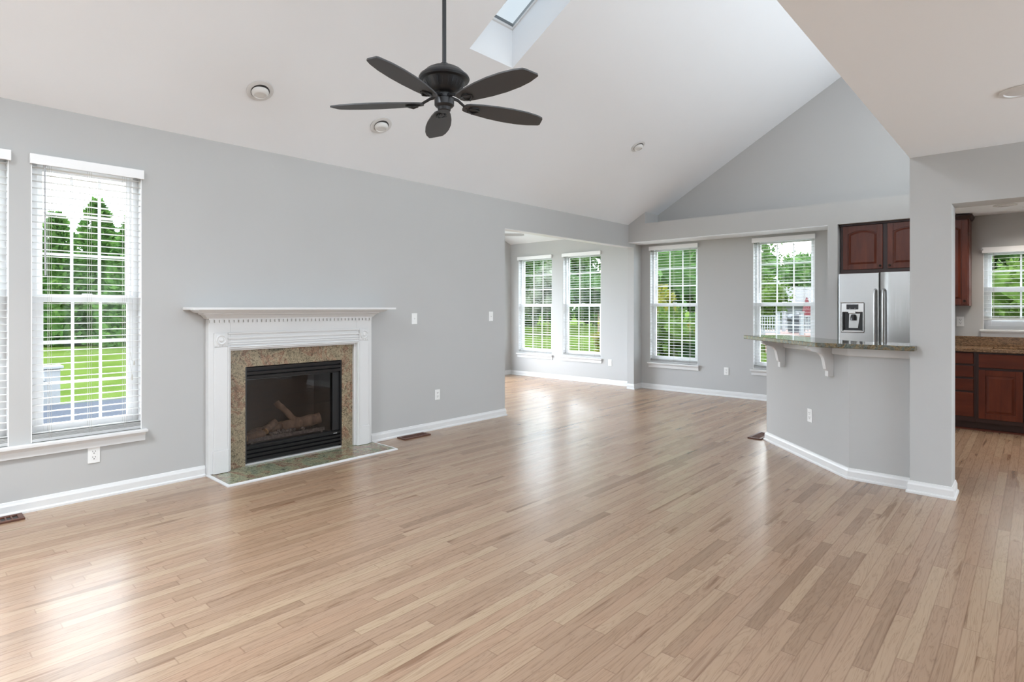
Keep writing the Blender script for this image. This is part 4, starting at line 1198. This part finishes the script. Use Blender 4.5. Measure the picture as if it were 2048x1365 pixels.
def conifer_mesh(h, rad, seed, n=2600):
    def fn(r):
        t = r.random()**.75*.0 + r.random()**1.25
        th = r.random()*2*PI
        rr = rad*(1-t)**.72*(.72+.34*r.random())*(1+.14*math.sin(th*5+t*17))
        return (rr*math.cos(th), rr*math.sin(th), .15+t*h*.97), (math.cos(th), math.sin(th), .35)
    def core(mb, r):
        for i in range(7):
            t = i/7
            blob(mb, (0, 0, h*(t*.88+.08)), rad*.72*(1-t)**.72, rad*.72*(1-t)**.72, h*.12, r)
    return leaves(n, fn, .24, seed, core)
def broad_mesh(h, rad, seed, n=2600, size=.22, low=.25):
    rs = random.Random(seed)
    cs = [(rs.uniform(-.5, .5)*rad, rs.uniform(-.5, .5)*rad, h*(low+(1-low)*rs.uniform(.25, .8)), rad*rs.uniform(.38, .62)) for _ in range(11)]
    cs.append((0, 0, h*.86, rad*.4))
    def fn(r):
        c = cs[r.integers(len(cs))]
        d = r.normal(0, 1, 3); d /= np.linalg.norm(d)
        q = c[3]*(.82+.25*r.random())
        return (c[0]+d[0]*q, c[1]+d[1]*q, c[2]+d[2]*q), d
    def core(mb, r):
        for c in cs: blob(mb, c[:3], c[3]*.78, c[3]*.78, c[3]*.78, r)
    return leaves(n, fn, size, seed, core)
def tree(name, mbc, mat, loc_, h, label, group=None, trunk_r=.14, cat='tree', rz=0.0, sc=1.0, trunk=.5):
    o = empty(name, loc_, rz); o.scale = (sc, sc, sc); tag(o, label, cat, group)
    me = mbc if isinstance(mbc, bpy.types.Mesh) else None
    if me is None:
        c = mbc.build('crown', mat, o, fix=False)
    else:
        c = bpy.data.objects.new('crown', me); COL.objects.link(c); c.parent = o
    MB().tube([(0, 0, 0), (.02, .03, h*trunk*.5), (0, 0, h*trunk)], [trunk_r, trunk_r*.8, trunk_r*.5], 8).build('trunk', M['bark'], o)
    return c.data
cm = [conifer_mesh(8.0, 2.0, s) for s in (3, 4, 5)]
cmesh = []
where = ['at the far left of the row', 'second in the row', 'third in the row', 'fourth in the row', 'fifth in the row', 'sixth in the row', 'last in the row']
for i, (u, dd_, sc) in enumerate(((-.945, 33, .92), (-.87, 37.5, 1.12), (-.79, 33, .95), (-.72, 37.5, 1.14), (-.65, 33, 1.0), (-.575, 37.5, 1.14), (-.50, 33, 1.0))):
    src = cmesh[i % 3] if len(cmesh) == 3 else cm[i]
    d_ = tree('conifer_tree', src, M['conifer'], bearing(u, dd_, GZ), 8, 'tall evergreen across the lawn past the left windows, ' + where[i], 'evergreen row left of the house', rz=i*1.3, sc=sc)
    if len(cmesh) < 3: cmesh.append(d_)
bm_ = [broad_mesh(8.5, 3.6, s, n=3600) for s in (21, 22, 23)]
bmesh_ = []
spec = [(.015, 50, 1.15, 'big broadleaf tree behind the first sunroom window'), (.085, 61, 1.3, 'broadleaf tree between the two sunroom windows'), (.150, 52, .60, 'low broadleaf tree behind the second sunroom window'),
        (.215, 60, .66, 'low broadleaf tree right of the second sunroom window'), (.255, 23, 1.05, 'dense dark tree behind the dining window by the pillar'), (.345, 31.5, 1.15, 'tall dark tree behind the dining window, right part'),
        (.425, 52, .80, 'tall distant tree left of the pale outbuilding'), (.515, 56, .84, 'tall distant tree behind the pale outbuilding'), (.62, 52, .76, 'rounded distant tree right of the pale outbuilding'), (-.06, 48, 1.0, 'broadleaf tree hidden by the sunroom wall edge'),
        (.69, 34, 1.0, 'broadleaf tree right of the dining window'), (.83, 19.5, 1.0, 'broadleaf tree outside the kitchen window'), (1.06, 25, 1.0, 'broadleaf tree right of the kitchen window')]
for i, (u, dd_, sc, lab) in enumerate(spec):
    src = bmesh_[i % 3] if len(bmesh_) == 3 else bm_[i]
    d_ = tree('broadleaf_tree', src, M['broad'], bearing(u, dd_, GZ), 8.5, lab, 'broadleaf trees behind the house', rz=i*2.1, sc=sc)
    if len(bmesh_) < 3: bmesh_.append(d_)
# bushes
def bush(name, h, rad, seed, mat, loc_, label, n=1600, size=.12, sc=1.0):
    return tree(name, broad_mesh(h, rad, seed, n, size, .05), mat, loc_, h, label, None, .03, 'bush', sc=sc, trunk=.35)
bush('forsythia_bush', 2.55, 1.25, 31, M['yellow'], bearing(.245, 15.5, GZ), 'rounded yellow green bush outside the dining window by the pillar', 2400)
bush('leafy_shrub', 2.05, .75, 32, M['bright'], bearing(.258, 11.9, GZ), 'bright green leafy shrub close outside the dining window', 1200, .12)
bush('leafy_shrub', 1.45, .9, 33, M['broad'], bearing(.325, 11.6, GZ), 'lower dark green shrub beside the bright shrub at the dining window', 1200, .12)
bush('blossom_bush', 5.6, 1.9, 34, M['pale'], bearing(.062, 44.0, GZ), 'pale blossoming bush outside the first sunroom window', 1800)
bush('leafy_shrub', 4.2, 2.0, 35, M['bright'], bearing(.430, 39.5, GZ), 'bright lime green bush beyond the window over the bar', 2000, .16, .98)
bush('kitchen_shrub', 2.6, 1.3, 36, M['bright'], bearing(.90, 12.8, GZ+.4), 'leafy shrub directly outside the kitchen window', 2200, .10)
for i, (u, dd_) in enumerate(((-.04, 69), (.02, 68), (.08, 70), (.14, 68), (.20, 70), (.26, 68), (.38, 58), (.455, 62))):
    bush('hedge_bush', 3.4, 2.4, 40+i, M['conifer'], bearing(u, dd_, GZ), 'dark undergrowth bush at the far edge of the lawn, number %s from the left' % ('one two three four five six seven eight'.split()[i]), 1000, .22)
for i, u in enumerate((-.98, -.90, -.83, -.76, -.69, -.62, -.55)):
    bush('hedge_bush', 2.4, 1.9, 60+i, M['conifer'], bearing(u, 41, GZ), 'dark bush filling the gap at the foot of the evergreen row, %s' % ('first second third fourth fifth sixth seventh'.split()[i]), 900, .2)

# neighbour's terrace: fence, steps, grill, umbrella, outbuilding
TZ = .05
nt_ = MB()
c0 = bearing(.44, 28.0); c1 = bearing(.60, 28.0); c2 = bearing(.62, 36.0); c3 = bearing(.44, 36.0)
nt_.prism([c0[:2], c1[:2], c2[:2], c3[:2]], 'z', GZ, TZ-.05)
tag(nt_.build('terrace', M['brick']), 'raised red brick terrace behind the white fence', 'terrace')
def fence_run(u0, u1, d, label, n):
    p0, p1 = Vector(bearing(u0, d, TZ)), Vector(bearing(u1, d, TZ))
    ln = (p1-p0).length
    o = empty('picket_fence', tuple(p0), math.atan2((p1-p0).y, (p1-p0).x)); tag(o, label, 'fence', 'white fence runs on the terrace')
    for x in (0, ln):
        MB().box(x-.08, x+.08, -.08, .08, -.04, 1.08).box(x-.11, x+.11, -.11, .11, 1.0801, 1.13).build('post', M['fence'], o)
    MB().box(.081, ln-.081, -.03, .03, .86, .92).build('rail', M['fence'], o)
    MB().box(.081, ln-.081, -.03, .03, .08, .14).build('rail', M['fence'], o)
    for k in range(n):
        x = .081+(ln-.16)*(k+.5)/n
        MB().box(x-.022, x+.022, -.018, .018, .1405, .8595).build('picket', M['fence'], o)
fence_run(.425, .462, 28.3, 'white picket fence run at the left of the brick steps', 7)
fence_run(.472, .496, 33.5, 'short white picket fence run behind the brick steps', 5)
fence_run(.503, .56, 28.3, 'white picket fence run at the right of the brick steps', 9)
g0 = Vector(bearing(.492, 30.5, TZ))
gl = empty('barbecue_grill', tuple(g0), YAW); tag(gl, 'dark covered barbecue grill on the neighbouring terrace', 'grill')
MB().box(-.30, .30, -.2, .2, 0, .62).build('cart', M['grillblack'], gl, bevel=.02)
MB().prism([(-.34, .6202), (.34, .6202), (.34, .80), (.22, .98), (-.22, .98), (-.34, .80)], 'y', -.25, .25).build('lid', M['grillblack'], gl, bevel=.03)
MB().box(-.62, -.341, -.2, .2, .70, .74).box(.341, .62, -.2, .2, .70, .74).build('side_shelf', M['grillblack'], gl)
u0_ = Vector(bearing(.512, 35.0, TZ))
um = empty('patio_umbrella', tuple(u0_)); tag(um, 'closed red patio umbrella standing behind the white fence', 'umbrella')
MB().lathe([(.03, -.05), (.03, 1.95)], (0, 0, 0), 10).build('pole', M['fence'], um)
MB().lathe([(.27, .75), (.30, .80), (.24, 1.2), (.15, 1.6), (.04, 1.94)], (0, 0, 0), 10).build('canopy', M['umbrella'], um)
h0 = Vector(bearing(.505, 42.0, GZ))
ho = empty('outbuilding', tuple(h0), YAW); tag(ho, 'small pale outbuilding with grey shingle roof behind the fence', 'building')
MB().box(-1.6, 3.4, 0, 4, 0, 2.35).build('walls', M['siding'], ho)
MB().prism([(-.35, 2.3501), (4.35, 2.3501), (2.0, 3.75)], 'x', -1.9, 3.7).build('roof', M['shingle'], ho)
for (a, b) in ((-.65, .05), (.95, 1.65)):
    w = MB().box(a, b, -.04, -.0005, 1.35, 2.1).build('window_trim', M['fence'], ho)
    MB().box(a+.07, b-.07, -.05, -.0405, 1.42, 2.03).build('pane', M['windowdark'], w)
# siding fence outside the kitchen
kf = empty('siding_fence', (-2.2, 15.0, GZ)); tag(kf, 'pale horizontal board fence outside the kitchen window', 'fence')
MB().box(0, 5.0, 0, .06, 0, 1.80).build('board_panel', M['lap'], kf)
for x in (0.0, 2.5, 5.0):
    MB().box(x-.06, x+.06, -.062, -.0005, 0, 1.88).build('post', M['fence'], kf)
# near tree beside the dining windows; one of its boughs hangs in front of the window over the bar
bx0 = Vector(bearing(.64, 12.4, GZ)); bt = Vector(bearing(.50, 11.4, 3.05)) - bx0
br = empty('shade_tree', tuple(bx0)); tag(br, 'near tree whose leafy bough hangs at the top of the window over the bar', 'tree')
MB().tube([(0, 0, 0), (.04, 0, 1.6), (0, .05, 3.6), (.05, 0, 5.6)], [.15, .13, .11, .06], 10).build('trunk', M['bark'], br)
pts_b = [Vector((0, .03, 3.3)), Vector((0, .03, 3.3)).lerp(bt, .35) + Vector((0, 0, .25)), Vector((0, .03, 3.3)).lerp(bt, .7) + Vector((0, 0, .2)), bt, bt + Vector((-.25, -.08, -.14)), bt + Vector((-.5, -.12, -.34))]
bo_ = MB().tube(pts_b, [.05, .035, .024, .016, .010, .004], 7).build('bough', M['bark'], br)
def bf(r):
    k = r.integers(1, 6); p = pts_b[k]
    return (p[0]+r.normal(0, .12), p[1]+r.normal(0, .12), p[2]+r.normal(0, .07)), (0, 0, -1)
leaves(150, bf, .065, 77).build('foliage', M['broad'], bo_, fix=False)
def cf(r):
    d = r.normal(0, 1, 3); d /= np.linalg.norm(d); q = .75+.3*r.random()
    return (d[0]*1.25*q, d[1]*1.25*q, 5.6+d[2]*1.1*q), d
leaves(1500, cf, .11, 78, lambda mb, r: blob(mb, (0, 0, 5.6), .9, .9, .8, r)).build('crown', M['broad'], br, fix=False)
